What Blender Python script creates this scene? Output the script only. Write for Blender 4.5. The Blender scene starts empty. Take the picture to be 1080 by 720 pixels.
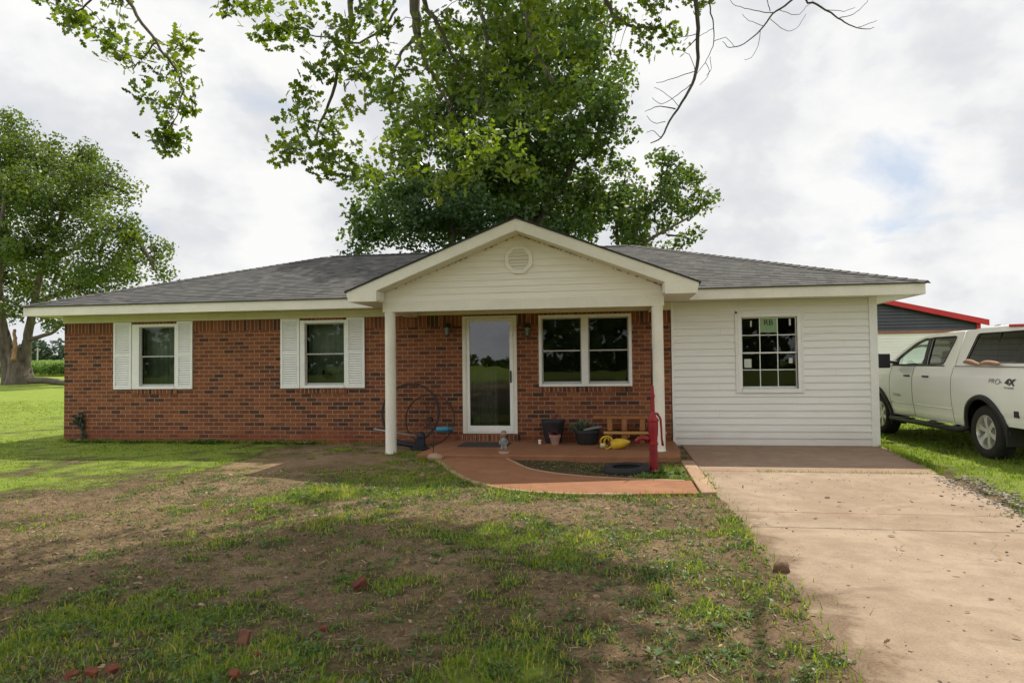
import bpy, bmesh, math, random
import numpy as np
from mathutils import Vector, Matrix, geometry
random.seed(7); RNG = np.random.default_rng(11)
S = bpy.context.scene; COL = S.collection
R = math.radians
# ------------------------------------------------------------------ camera
F_PX = 720.9
CAM = np.array([11.0666, -12.3, 1.494])
def cam_basis(yaw, pitch, roll):
    f = np.array([-math.sin(yaw)*math.cos(pitch), math.cos(yaw)*math.cos(pitch), math.sin(pitch)])
    r0 = np.array([math.cos(yaw), math.sin(yaw), 0.0]); u0 = np.cross(r0, f)
    c, s = math.cos(roll), math.sin(roll)
    return f, c*r0+s*u0, -s*r0+c*u0
CF, CR, CU = cam_basis(R(8.755), R(1.729), R(-.6775))
cam = bpy.data.cameras.new('camera'); camo = bpy.data.objects.new('camera', cam); COL.objects.link(camo)
cam.sensor_width = 36; cam.lens = F_PX/1080*36; cam.clip_end = 3000; cam.clip_start = .05
M = Matrix.Identity(4)
for i in range(3):
    M[i][0] = CR[i]; M[i][1] = CU[i]; M[i][2] = -CF[i]; M[i][3] = CAM[i]
camo.matrix_world = M
S.camera = camo
def at(px, py, d):            # the point at depth d metres seen at a place of the 1080x720 photograph
    return CAM + d*(CF + CR*(px-540)/F_PX + CU*(360-py)/F_PX)
# ------------------------------------------------------------------ light
SUN = Vector((.25, .72, 1.0)).normalized()
SUN_EL = math.asin(SUN.z); SUN_AZ = math.atan2(SUN.x, SUN.y)
S.view_settings.view_transform = 'Standard'; S.view_settings.look = 'None'
S.view_settings.exposure = 0.12; S.view_settings.gamma = 1; S.view_settings.use_curve_mapping = False
sl = bpy.data.lights.new('sun', 'SUN'); sl.energy = 5.0; sl.angle = R(.6); sl.color = (1, .93, .80)
so = bpy.data.objects.new('sun', sl); COL.objects.link(so)
so.rotation_euler = SUN.to_track_quat('Z', 'Y').to_euler()
W = bpy.data.worlds.new('World'); S.world = W; W.use_nodes = True
def build_world():
    nt = W.node_tree; N = nt.nodes; L = nt.links
    bg = N['Background']; bg.inputs['Strength'].default_value = .1
    sky = N.new('ShaderNodeTexSky'); sky.sky_type = 'NISHITA'; sky.sun_disc = False
    sky.sun_elevation = SUN_EL; sky.sun_rotation = SUN_AZ
    tc = N.new('ShaderNodeTexCoord'); sep = N.new('ShaderNodeSeparateXYZ'); L.new(tc.outputs['Generated'], sep.inputs[0])
    def math_(op, a, b=None, clamp=False):
        n = N.new('ShaderNodeMath'); n.operation = op; n.use_clamp = clamp
        for i, v in enumerate((a, b)):
            if v is None: continue
            if isinstance(v, (int, float)): n.inputs[i].default_value = v
            else: L.new(v, n.inputs[i])
        return n.outputs[0]
    z = math_('MAXIMUM', sep.outputs['Z'], 0.0)
    den = math_('ADD', z, .32)
    u = math_('DIVIDE', sep.outputs['X'], den); v = math_('DIVIDE', sep.outputs['Y'], den)
    cmb = N.new('ShaderNodeCombineXYZ'); L.new(u, cmb.inputs[0]); L.new(v, cmb.inputs[1])
    def noise(vec, scale, detail, rough, dist=0):
        n = N.new('ShaderNodeTexNoise'); n.inputs['Scale'].default_value = scale; n.inputs['Detail'].default_value = detail
        n.inputs['Roughness'].default_value = rough; n.inputs['Distortion'].default_value = dist
        L.new(vec, n.inputs['Vector']); return n.outputs['Fac']
    def ramp(fac, stops):
        n = N.new('ShaderNodeValToRGB'); L.new(fac, n.inputs[0]); cr = n.color_ramp
        while len(cr.elements) < len(stops): cr.elements.new(.5)
        for e, (p, c) in zip(cr.elements, stops): e.position = p; e.color = (*c, 1)
        return n.outputs['Color']
    mp = N.new('ShaderNodeMapping'); L.new(cmb.outputs[0], mp.inputs['Vector']); mp.inputs['Location'].default_value = (3.1, 1.7, 0)
    cov = noise(mp.outputs[0], 1.7, 9, .56, .3)
    covr = ramp(cov, [(.30, (0, 0, 0)), (.41, (1, 1, 1))])
    # cumulus relief: sampled in direction space so heaps stand upright near the horizon
    mp2 = N.new('ShaderNodeMapping'); L.new(tc.outputs['Generated'], mp2.inputs['Vector']); mp2.inputs['Scale'].default_value = (2.2, 2.2, 3.4)
    mp2.inputs['Location'].default_value = (.7, .2, .4)
    sh = noise(mp2.outputs[0], 2.5, 12, .54, .08)
    cl = ramp(sh, [(.32, (6.8, 7.0, 7.4)), (.43, (7.7, 7.8, 8.0)), (.48, (8.5, 8.55, 8.6)), (.57, (9.4, 9.35, 9.3))])
    pale = N.new('ShaderNodeMix'); pale.data_type = 'RGBA'; pale.inputs[0].default_value = .78
    L.new(sky.outputs[0], pale.inputs[6]); pale.inputs[7].default_value = (6.4, 7.2, 8.4, 1)
    mix = N.new('ShaderNodeMix'); mix.data_type = 'RGBA'
    L.new(covr, mix.inputs[0]); L.new(pale.outputs[2], mix.inputs[6]); L.new(cl, mix.inputs[7])
    fr = N.new('ShaderNodeMapRange'); fr.interpolation_type = 'SMOOTHSTEP'; L.new(math_('ADD', math_('MULTIPLY', sep.outputs['Y'], .86), math_('MULTIPLY', sep.outputs['X'], .5)), fr.inputs['Value'])  # clouds behind the camera brightened, added to light the house front
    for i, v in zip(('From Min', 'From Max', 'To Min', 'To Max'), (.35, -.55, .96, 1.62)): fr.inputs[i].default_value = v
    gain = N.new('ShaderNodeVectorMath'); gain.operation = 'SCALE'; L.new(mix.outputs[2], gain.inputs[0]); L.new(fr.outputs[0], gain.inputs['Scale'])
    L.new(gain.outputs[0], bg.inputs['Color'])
build_world()
# ------------------------------------------------------------------ materials
def new_mat(name):
    m = bpy.data.materials.new(name); m.use_nodes = True
    nt = m.node_tree; b = nt.nodes['Principled BSDF']; return m, nt, b
class NT:
    def __init__(s, nt): s.nt = nt; s.N = nt.nodes; s.L = nt.links
    def n(s, t, **k):
        x = s.N.new(t)
        for a, b in k.items(): setattr(x, a, b)
        return x
    def set(s, sock, v):
        if hasattr(v, 'is_output') or isinstance(v, bpy.types.NodeSocket): s.L.new(v, sock)
        else: sock.default_value = v
    def noise(s, vec, scale, detail=4, rough=.55, dist=0):
        x = s.n('ShaderNodeTexNoise')
        if vec is not None: s.L.new(vec, x.inputs['Vector'])
        x.inputs['Scale'].default_value = scale; x.inputs['Detail'].default_value = detail
        x.inputs['Roughness'].default_value = rough; x.inputs['Distortion'].default_value = dist
        return x.outputs['Fac']
    def ramp(s, fac, stops, interp='LINEAR'):
        x = s.n('ShaderNodeValToRGB'); s.L.new(fac, x.inputs[0]); cr = x.color_ramp; cr.interpolation = interp
        while len(cr.elements) < len(stops): cr.elements.new(.5)
        for e, (p, c) in zip(cr.elements, stops):
            e.position = p; e.color = (*c, 1) if not isinstance(c, (int, float)) else (c, c, c, 1)
        return x.outputs['Color']
    def mix(s, fac, a, b, mode='MIX'):
        x = s.n('ShaderNodeMix', data_type='RGBA', blend_type=mode)
        s.set(x.inputs[0], fac)
        for i, v in ((6, a), (7, b)):
            if isinstance(v, tuple): x.inputs[i].default_value = (*v[:3], 1)
            else: s.L.new(v, x.inputs[i])
        return x.outputs[2]
    def math(s, op, a, b=0., clamp=False):
        x = s.n('ShaderNodeMath', operation=op, use_clamp=clamp); s.set(x.inputs[0], a); s.set(x.inputs[1], b); return x.outputs[0]
    def bump(s, h, strength, dist, bsdf):
        x = s.n('ShaderNodeBump'); x.inputs['Strength'].default_value = strength; x.inputs['Distance'].default_value = dist
        s.L.new(h, x.inputs['Height']); s.L.new(x.outputs[0], bsdf.inputs['Normal'])
    def coord(s, w='Object'): return s.n('ShaderNodeTexCoord').outputs[w]
    def attr(s, name): return s.n('ShaderNodeAttribute', attribute_name=name).outputs['Fac']
def paint(name, col, rough=.5, var=.12, scale=3., dirt=None, dirt_amt=.25, metal=0., spec=.4, bump=0.):
    m, nt, b = new_mat(name); t = NT(nt); oc = t.coord()
    n1 = t.noise(oc, scale, 6, .6); n2 = t.noise(oc, scale*9, 4, .6)
    dk = tuple(c*(1-var*1.6) for c in col); lt = tuple(min(1, c*(1+var*.6)) for c in col)
    c = t.ramp(n1, [(.3, dk), (.7, lt)])
    if dirt:
        f = t.math('MULTIPLY', t.ramp(n2, [(.5, 0.), (.75, 1.)]), dirt_amt)
        c = t.mix(f, c, dirt)
    nt.links.new(c, b.inputs['Base Color'])
    b.inputs['Metallic'].default_value = metal; b.inputs['Specular IOR Level'].default_value = spec
    r = t.ramp(n2, [(.3, max(0, rough-.08)), (.7, min(1, rough+.1))]); nt.links.new(r, b.inputs['Roughness'])
    if bump: t.bump(n2, bump, .01, b)
    return m
def mat_brick(name, soldier=False):
    m, nt, b = new_mat(name); t = NT(nt)
    sep = t.n('ShaderNodeSeparateXYZ'); nt.links.new(t.coord(), sep.inputs[0])
    u = t.math('ADD', sep.outputs[0], sep.outputs[1]); c = t.n('ShaderNodeCombineXYZ')
    z = t.math('SUBTRACT', sep.outputs[2], .01)
    bt = t.n('ShaderNodeTexBrick')
    if soldier:
        nt.links.new(z, c.inputs[0]); nt.links.new(u, c.inputs[1]); bt.offset = 0; bt.inputs['Brick Width'].default_value = .40
    else:
        nt.links.new(u, c.inputs[0]); nt.links.new(z, c.inputs[1]); bt.offset = .5; bt.inputs['Brick Width'].default_value = .212
    # slight waviness of the courses
    nz = t.n('ShaderNodeTexNoise'); nz.inputs['Scale'].default_value = 9; nt.links.new(t.coord(), nz.inputs['Vector'])
    vm = t.n('ShaderNodeVectorMath', operation='MULTIPLY_ADD'); nt.links.new(nz.outputs['Color'], vm.inputs[0]); vm.inputs[1].default_value = (.007, .006, 0); nt.links.new(c.outputs[0], vm.inputs[2])
    nt.links.new(vm.outputs[0], bt.inputs['Vector'])
    bt.inputs['Scale'].default_value = 1; bt.inputs['Row Height'].default_value = .078; bt.inputs['Mortar Size'].default_value = .0062
    bt.inputs['Mortar Smooth'].default_value = .15; bt.inputs['Color1'].default_value = (0, 0, 0, 1); bt.inputs['Color2'].default_value = (1, 1, 1, 1)
    bt.inputs['Mortar'].default_value = (.5, .5, .5, 1); bt.inputs['Bias'].default_value = 0
    pal = t.ramp(bt.outputs['Color'], [(.0, (.042, .024, .019)), (.12, (.080, .032, .021)), (.22, (.15, .045, .021)), (.42, (.21, .062, .024)), (.74, (.265, .082, .030)), (1., (.33, .112, .041))])
    oc = t.coord(); fine = t.noise(oc, 60, 5, .65); big = t.noise(oc, 1.1, 4, .5)
    col = t.mix(t.math('MULTIPLY', t.ramp(fine, [(.42, 0.), (.75, 1.)]), .45), pal, (.07, .028, .018))
    mid = t.noise(oc, 24, 5, .7); col = t.mix(t.math('MULTIPLY', t.ramp(mid, [(.46, 0.), (.62, 1.)]), .5), col, (.10, .040, .017)); mid2 = t.noise(oc, 13, 4, .7); col = t.mix(t.math('MULTIPLY', t.ramp(mid2, [(.54, 0.), (.66, 1.)]), .2), col, (.34, .115, .035))
    col = t.mix(t.math('MULTIPLY', t.ramp(big, [(.4, 0.), (.7, 1.)]), .30), col, (.16, .05, .028))
    mort = t.ramp(t.noise(oc, 25, 4, .6), [(.3, (.24, .175, .12)), (.7, (.38, .30, .215))])
    if not soldier:      # red clay splashed on the lowest courses
        low = t.math('ADD', t.math('MULTIPLY', sep.outputs[2], -2.4), t.math('MULTIPLY', t.noise(oc, 2.2, 5, .6), 1.7))
        lowf = t.math('MULTIPLY', t.ramp(low, [(.12, 0.), (.75, 1.)]), .75)
        mort = t.mix(lowf, mort, (.20, .07, .038))
        col = t.mix(t.math('MULTIPLY', lowf, .75), col, (.20, .06, .03))
    fin = t.mix(bt.outputs['Fac'], col, mort)
    nt.links.new(fin, b.inputs['Base Color']); b.inputs['Roughness'].default_value = .86; b.inputs['Specular IOR Level'].default_value = .25
    h = t.math('ADD', t.math('MULTIPLY', bt.outputs['Fac'], -1.), t.math('MULTIPLY', fine, .35))
    t.bump(h, .8, .008, b)
    return m
def mat_shingle():
    m, nt, b = new_mat('asphalt shingle'); t = NT(nt); uv = t.coord('UV')
    bt = t.n('ShaderNodeTexBrick'); nt.links.new(uv, bt.inputs['Vector']); bt.offset = .37; bt.offset_frequency = 3
    bt.inputs['Scale'].default_value = 1; bt.inputs['Brick Width'].default_value = .15; bt.inputs['Row Height'].default_value = .14; bt.inputs['Mortar Size'].default_value = .004
    bt.inputs['Color1'].default_value = (0, 0, 0, 1); bt.inputs['Color2'].default_value = (1, 1, 1, 1); bt.inputs['Mortar'].default_value = (.0, .0, .0, 1)
    bt.squash = 1.6; bt.squash_frequency = 2
    pal = t.ramp(bt.outputs['Color'], [(0, (.052, .052, .052)), (.3, (.074, .073, .072)), (.6, (.094, .092, .090)), (.85, (.122, .118, .113)), (1, (.092, .084, .078))])
    n = t.noise(t.coord(), 45, 4, .7); big = t.noise(t.coord(), .8, 5, .6)
    c = t.mix(t.math('MULTIPLY', t.ramp(n, [(.4, 0.), (.7, 1.)]), .4), pal, (.045, .045, .045))
    c = t.mix(t.math('MULTIPLY', t.ramp(big, [(.42, 0.), (.7, 1.)]), .08), c, (.10, .098, .09))
    nt.links.new(c, b.inputs['Base Color']); b.inputs['Roughness'].default_value = .92; b.inputs['Specular IOR Level'].default_value = .2
    t.bump(t.math('ADD', t.math('MULTIPLY', bt.outputs['Color'], .6), t.math('MULTIPLY', n, .5)), .7, .008, b)
    return m
def mat_siding(name, col, dirt=(.35, .27, .18)):
    m, nt, b = new_mat(name); t = NT(nt); oc = t.coord()
    n1 = t.noise(oc, .9, 6, .6); mp = t.n('ShaderNodeMapping'); nt.links.new(oc, mp.inputs[0]); mp.inputs['Scale'].default_value = (.5, 1, 14)
    n2 = t.noise(mp.outputs[0], 2.0, 5, .6); n3 = t.noise(oc, 17, 5, .7)
    c = t.ramp(n1, [(.3, tuple(x*.93 for x in col)), (.7, col)])
    c = t.mix(t.math('MULTIPLY', t.ramp(n2, [(.5, 0.), (.75, 1.)]), .22), c, dirt)
    c = t.mix(t.math('MULTIPLY', t.ramp(n3, [(.66, 0.), (.76, 1.)]), .25), c, dirt)
    sz = t.n('ShaderNodeSeparateXYZ'); nt.links.new(oc, sz.inputs[0])
    gm = t.math('ADD', t.math('MULTIPLY', sz.outputs[2], -2.2), t.math('MULTIPLY', n1, 1.5)); c = t.mix(t.math('MULTIPLY', t.ramp(gm, [(.1, 0.), (.8, 1.)]), .35), c, (.34, .24, .17))
    nt.links.new(c, b.inputs['Base Color']); b.inputs['Roughness'].default_value = .5; b.inputs['Specular IOR Level'].default_value = .35
    t.bump(t.math('ADD', n3, t.math('MULTIPLY', n1, 3.)), .15, .006, b); return m
def mat_concrete(name, c0, c1, stain, crack=True, amt=.6, soil_edge=None):
    m, nt, b = new_mat(name); t = NT(nt); oc = t.coord()
    n1 = t.noise(oc, .55, 7, .62, .4); n2 = t.noise(oc, 4.5, 6, .65); n3 = t.noise(oc, 70, 4, .7)
    c = t.ramp(n2, [(.3, c0), (.7, c1)])
    c = t.mix(t.math('MULTIPLY', t.ramp(n1, [(.40, 0.), (.68, 1.)]), amt), c, stain)
    c = t.mix(t.math('MULTIPLY', t.ramp(n3, [(.45, 0.), (.7, 1.)]), .38), c, tuple(x*.45 for x in c0))
    n8 = t.noise(oc, 1.7, 8, .7, .8); c = t.mix(t.math('MULTIPLY', t.ramp(n8, [(.50, 0.), (.60, 1.)]), .35), c, tuple(x*1.15 for x in c1)); n9 = t.noise(oc, 22, 5, .75); c = t.mix(t.math('MULTIPLY', t.ramp(n9, [(.55, 0.), (.68, 1.)]), .4), c, stain)
    sp = t.noise(oc, 11, 3, .5); c = t.mix(t.math('MULTIPLY', t.ramp(sp, [(.70, 0.), (.76, 1.)]), .5), c, tuple(x*.5 for x in stain))
    h = t.math('ADD', n3, t.math('MULTIPLY', n2, .8))
    if crack:
        v = t.n('ShaderNodeTexVoronoi', feature='DISTANCE_TO_EDGE'); v.inputs['Scale'].default_value = .42
        dn = t.n('ShaderNodeTexNoise'); dn.inputs['Scale'].default_value = 2.5; dn.inputs['Detail'].default_value = 5; nt.links.new(oc, dn.inputs['Vector'])
        vm = t.n('ShaderNodeVectorMath', operation='MULTIPLY_ADD'); nt.links.new(dn.outputs['Color'], vm.inputs[0]); vm.inputs[1].default_value = (.5, .5, .5); nt.links.new(oc, vm.inputs[2])
        nt.links.new(vm.outputs[0], v.inputs['Vector'])
        gate = t.ramp(t.noise(oc, .7, 2, .5), [(.56, 0.), (.62, 1.)])
        k = t.math('MULTIPLY', t.ramp(v.outputs['Distance'], [(.0, 1.), (.0035, 0.)]), gate)
        c = t.mix(t.math('MULTIPLY', k, .3), c, (.10, .06, .04)); h = t.math('SUBTRACT', h, k)
    if soil_edge is not None:
        sp3 = t.n('ShaderNodeSeparateXYZ'); nt.links.new(oc, sp3.inputs[0])
        e = t.math('ADD', t.math('SUBTRACT', sp3.outputs[0], soil_edge), t.math('MULTIPLY', t.math('SUBTRACT', t.noise(oc, 1.6, 7, .7), .55), -1.5))
        far = t.ramp(t.math('MULTIPLY', sp3.outputs[1], -.1), [(.42, 0.), (.6, 1.)])
        fs = t.math('MULTIPLY', t.ramp(e, [(.0, 1.), (.16, 0.)]), far); fs = t.math('MULTIPLY', fs, .85)
        c = t.mix(fs, c, t.ramp(n3, [(.35, (.075, .048, .028)), (.65, (.21, .14, .085))])); h = t.math('ADD', h, fs)
    nt.links.new(c, b.inputs['Base Color']); b.inputs['Roughness'].default_value = .9; b.inputs['Specular IOR Level'].default_value = .25
    t.bump(h, .5, .008, b); return m
def mat_ground():
    m, nt, b = new_mat('lawn soil'); t = NT(nt); oc = t.coord()
    g = t.attr('grass'); mul = t.attr('mulch')
    n1 = t.noise(oc, .9, 7, .6); n2 = t.noise(oc, 7, 7, .7); n3 = t.noise(oc, 55, 5, .7); n4 = t.noise(oc, 2.6, 6, .6)
    soil = t.ramp(n1, [(.3, (.17, .104, .058)), (.5, (.285, .187, .112)), (.72, (.41, .283, .18))])
    n6 = t.noise(oc, 18, 6, .75, .6); soil = t.mix(t.math('MULTIPLY', t.ramp(n2, [(.47, 0.), (.68, 1.)]), .5), soil, (.12, .08, .048))
    soil = t.mix(t.math('MULTIPLY', t.ramp(n6, [(.52, 0.), (.64, 1.)]), .38), soil, (.105, .085, .042))
    soil = t.mix(t.math('MULTIPLY', t.ramp(n3, [(.48, 0.), (.68, 1.)]), .5), soil, (.085, .055, .032))
    n5 = t.noise(oc, 150, 3, .7); soil = t.mix(t.math('MULTIPLY', t.ramp(n5, [(.56, 0.), (.7, 1.)]), .5), soil, (.36, .27, .18))
    soil = t.mix(mul, soil, t.ramp(n3, [(.3, (.025, .017, .012)), (.7, (.10, .065, .04))]))
    gr = t.ramp(n4, [(.28, (.17, .245, .030)), (.5, (.22, .30, .042)), (.75, (.29, .335, .058))])
    gr = t.mix(t.math('MULTIPLY', t.ramp(t.noise(oc, .16, 5, .65), [(.45, 0.), (.65, 1.)]), .35), gr, (.25, .29, .06)); gr = t.mix(t.math('MULTIPLY', t.ramp(t.noise(oc, 11, 5, .7), [(.5, 0.), (.65, 1.)]), .3), gr, (.13, .19, .03))
    gr = t.mix(t.math('MULTIPLY', t.ramp(n3, [(.45, 0.), (.7, 1.)]), .4), gr, (.07, .10, .02))
    f = t.math('MULTIPLY', g, .96); f = t.math('ADD', f, t.math('MULTIPLY', t.math('SUBTRACT', n2, .5), .9), True)
    f = t.ramp(f, [(.32, 0.), (.66, 1.)])
    thin = t.ramp(n3, [(.35, (.045, .044, .018)), (.65, (.10, .092, .036))]); gr = t.mix(t.ramp(g, [(.62, 0.), (.95, 1.)]), thin, gr)
    moss = t.ramp(t.math('ADD', t.math('MULTIPLY', n4, .55), t.math('MULTIPLY', n2, .5)), [(.46, 0.), (.60, 1.)])
    soil = t.mix(t.math('MULTIPLY', t.math('MULTIPLY', moss, .40), t.ramp(g, [(.05, .25), (.5, 1.)])), soil, t.ramp(n3, [(.35, (.060, .064, .022)), (.65, (.125, .125, .045))]))
    nt.links.new(t.mix(f, soil, gr), b.inputs['Base Color']); b.inputs['Roughness'].default_value = .95; b.inputs['Specular IOR Level'].default_value = .15
    t.bump(t.math('ADD', n3, t.math('ADD', t.math('MULTIPLY', n2, 1.4), n6)), 1., .03, b); return m
def mat_leaf(name, stops, trans=.35, rough=.5, tint=(1.5, 1.5, .6)):
    m, nt, b = new_mat(name); t = NT(nt)
    c = t.ramp(t.attr('rnd'), stops)
    nt.links.new(c, b.inputs['Base Color']); b.inputs['Roughness'].default_value = rough; b.inputs['Specular IOR Level'].default_value = .35
    tr = t.n('ShaderNodeBsdfTranslucent'); c2 = t.mix(1., c, tuple(tint), 'MULTIPLY'); nt.links.new(c2, tr.inputs['Color'])
    mx = t.n('ShaderNodeMixShader'); mx.inputs[0].default_value = trans
    out = nt.nodes['Material Output']; nt.links.new(b.outputs[0], mx.inputs[1]); nt.links.new(tr.outputs[0], mx.inputs[2]); nt.links.new(mx.outputs[0], out.inputs['Surface'])
    return m
def mat_bark(name, a, b_, scale=6):
    m, nt, b = new_mat(name); t = NT(nt); oc = t.coord(); mp = t.n('ShaderNodeMapping'); nt.links.new(oc, mp.inputs[0]); mp.inputs['Scale'].default_value = (1, 1, .22)
    n = t.noise(mp.outputs[0], scale, 8, .7, .6); n2 = t.noise(oc, 1.2, 4, .6)
    c = t.ramp(n, [(.35, a), (.65, b_)]); c = t.mix(t.math('MULTIPLY', t.ramp(n2, [(.45, 0.), (.7, 1.)]), .4), c, (.10, .11, .07))
    nt.links.new(c, b.inputs['Base Color']); b.inputs['Roughness'].default_value = .95; t.bump(n, 1., .05, b); return m
def mat_glass(name, tint=(.75, .8, .78), refl=1.0, rough=.01):
    m, nt, b = new_mat(name); t = NT(nt); nt.nodes.remove(b)
    tr = t.n('ShaderNodeBsdfTransparent'); tr.inputs[0].default_value = (*tint, 1)
    gl = t.n('ShaderNodeBsdfGlossy'); gl.inputs['Roughness'].default_value = rough; gl.inputs['Color'].default_value = (.95, .97, 1, 1)
    fr = t.n('ShaderNodeFresnel'); fr.inputs['IOR'].default_value = 1.5
    bn = t.n('ShaderNodeBump'); bn.inputs['Strength'].default_value = .06; bn.inputs['Distance'].default_value = .02
    nt.links.new(t.noise(t.coord(), 1.6, 2, .5), bn.inputs['Height']); nt.links.new(bn.outputs[0], gl.inputs['Normal'])
    mx = t.n('ShaderNodeMixShader'); nt.links.new(t.math('MULTIPLY', fr.outputs[0], 1.9*refl, True), mx.inputs[0])
    nt.links.new(tr.outputs[0], mx.inputs[1]); nt.links.new(gl.outputs[0], mx.inputs[2]); nt.links.new(mx.outputs[0], nt.nodes['Material Output'].inputs['Surface'])
    return m
def mat_wood(name, a, b_):
    m, nt, b = new_mat(name); t = NT(nt); mp = t.n('ShaderNodeMapping'); nt.links.new(t.coord(), mp.inputs[0]); mp.inputs['Scale'].default_value = (1, 9, 9)
    n = t.noise(mp.outputs[0], 5, 6, .65, .5); nt.links.new(t.ramp(n, [(.3, a), (.7, b_)]), b.inputs['Base Color']); b.inputs['Roughness'].default_value = .6; t.bump(n, .3, .004, b); return m
CREAM = (.74, .68, .53)
MT = {}
MT['brick'] = mat_brick('red brick'); MT['soldier'] = mat_brick('red brick upright', True)
MT['shingle'] = mat_shingle()
MT['cream'] = paint('cream painted trim', (.75, .715, .62), .5, .06, 2.5, (.40, .32, .2), .14)
MT['frieze'] = paint('cream frieze paint', (.68, .63, .47), .55, .07, 2.0, (.36, .29, .17), .15)
MT['gable'] = mat_siding('cream lap siding', (.80, .76, .67))
MT['siding'] = mat_siding('white lap siding', (.79, .775, .735))
MT['white'] = paint('white painted trim', (.80, .79, .755), .45, .05, 3, (.45, .4, .33), .2)
MT['shutter'] = paint('white shutter plastic', (.80, .80, .77), .5, .05, 4, (.5, .47, .42), .2)
MT['sash'] = paint('white window sash', (.70, .70, .66), .4, .05, 5)
MT['sash_grey'] = paint('grey aluminium sash', (.42, .42, .40), .4, .08, 5)
MT['glass'] = mat_glass('window glass', (.58, .62, .58), .36); MT['glass_dark'] = mat_glass('screened glass', (.36, .40, .36), .42)
MT['room'] = paint('interior wall', (.34, .32, .28), .9, .1, 2)
MT['curtain'] = paint('interior curtain', (.46, .52, .42), .9, .18, 5)
MT['blind'] = paint('vertical blind', (.24, .24, .21), .8, .1, 6)
MT['black'] = paint('black plastic', (.02, .02, .022), .5, .2, 8, (.08, .07, .06), .4)
MT['iron'] = paint('rusty black iron', (.028, .022, .02), .7, .3, 9, (.12, .05, .025), .6)
MT['drip'] = paint('dark shingle edge', (.03, .03, .03), .85, .2, 6)
MT['redclay'] = mat_concrete('red stained concrete', (.225, .098, .048), (.305, .140, .072), (.255, .115, .058), False)
MT['curb'] = mat_concrete('tan concrete edging', (.31, .205, .13), (.41, .285, .19), (.31, .16, .095), False)
MT['drive'] = mat_concrete('pink tan concrete', (.27, .20, .138), (.375, .29, .212), (.235, .155, .098), True, .75, 12.26)
MT['pad'] = mat_concrete('brown stained concrete', (.255, .175, .12), (.33, .235, .165), (.25, .145, .092), False, .8)
MT['ground'] = mat_ground()
MT['grass'] = mat_leaf('grass blade', [(0, (.07, .125, .014)), (.45, (.165, .260, .030)), (.8, (.26, .345, .05)), (.90, (.33, .31, .11)), (1, (.44, .37, .20))], .48, .6, (1.5, 1.35, .55))
MT['weed'] = mat_leaf('weed leaf', [(0, (.04, .085, .018)), (.6, (.085, .16, .04)), (1, (.20, .26, .10))], .3, .5)
MT['bark'] = mat_bark('oak bark', (.045, .036, .028), (.17, .135, .10)); MT['bark_light'] = mat_bark('pale grey bark', (.042, .033, .025), (.18, .142, .107), 4)
MT['brokenwood'] = paint('torn pale wood', (.34, .20, .10), .8, .25, 5, (.2, .1, .05), .5)
MT['deadwood'] = mat_bark('dead twig bark', (.05, .042, .036), (.14, .12, .10), 10)
MT['leaf_oak'] = mat_leaf('oak leaf', [(0, (.034, .066, .010)), (.4, (.078, .128, .018)), (.8, (.125, .18, .028)), (1, (.17, .215, .040))], .46, .40, (2.0, 1.9, .5))
MT['leaf_rear'] = mat_leaf('rear tree leaf', [(0, (.034, .066, .020)), (.5, (.080, .135, .038)), (.85, (.135, .195, .058)), (1, (.18, .23, .07))], .42, .5, (1.7, 1.65, .6))
MT['leaf_cedar'] = mat_leaf('dark evergreen leaf', [(0, (.024, .052, .020)), (.6, (.055, .105, .036)), (1, (.09, .145, .048))], .34, .6)
MT['leaf_left'] = mat_leaf('left tree leaf', [(0, (.042, .074, .016)), (.5, (.080, .130, .027)), (.85, (.125, .175, .042)), (1, (.165, .20, .055))], .40, .5, (1.7, 1.6, .5))
MT['leaf_far'] = mat_leaf('far wood leaf', [(0, (.035, .062, .04)), (.6, (.06, .095, .058)), (1, (.095, .13, .075))], .2, .7, (1, 1, 1))
MT['corn'] = mat_leaf('corn leaf', [(0, (.06, .12, .02)), (.6, (.12, .22, .035)), (1, (.22, .30, .07))], .35, .5)
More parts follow.
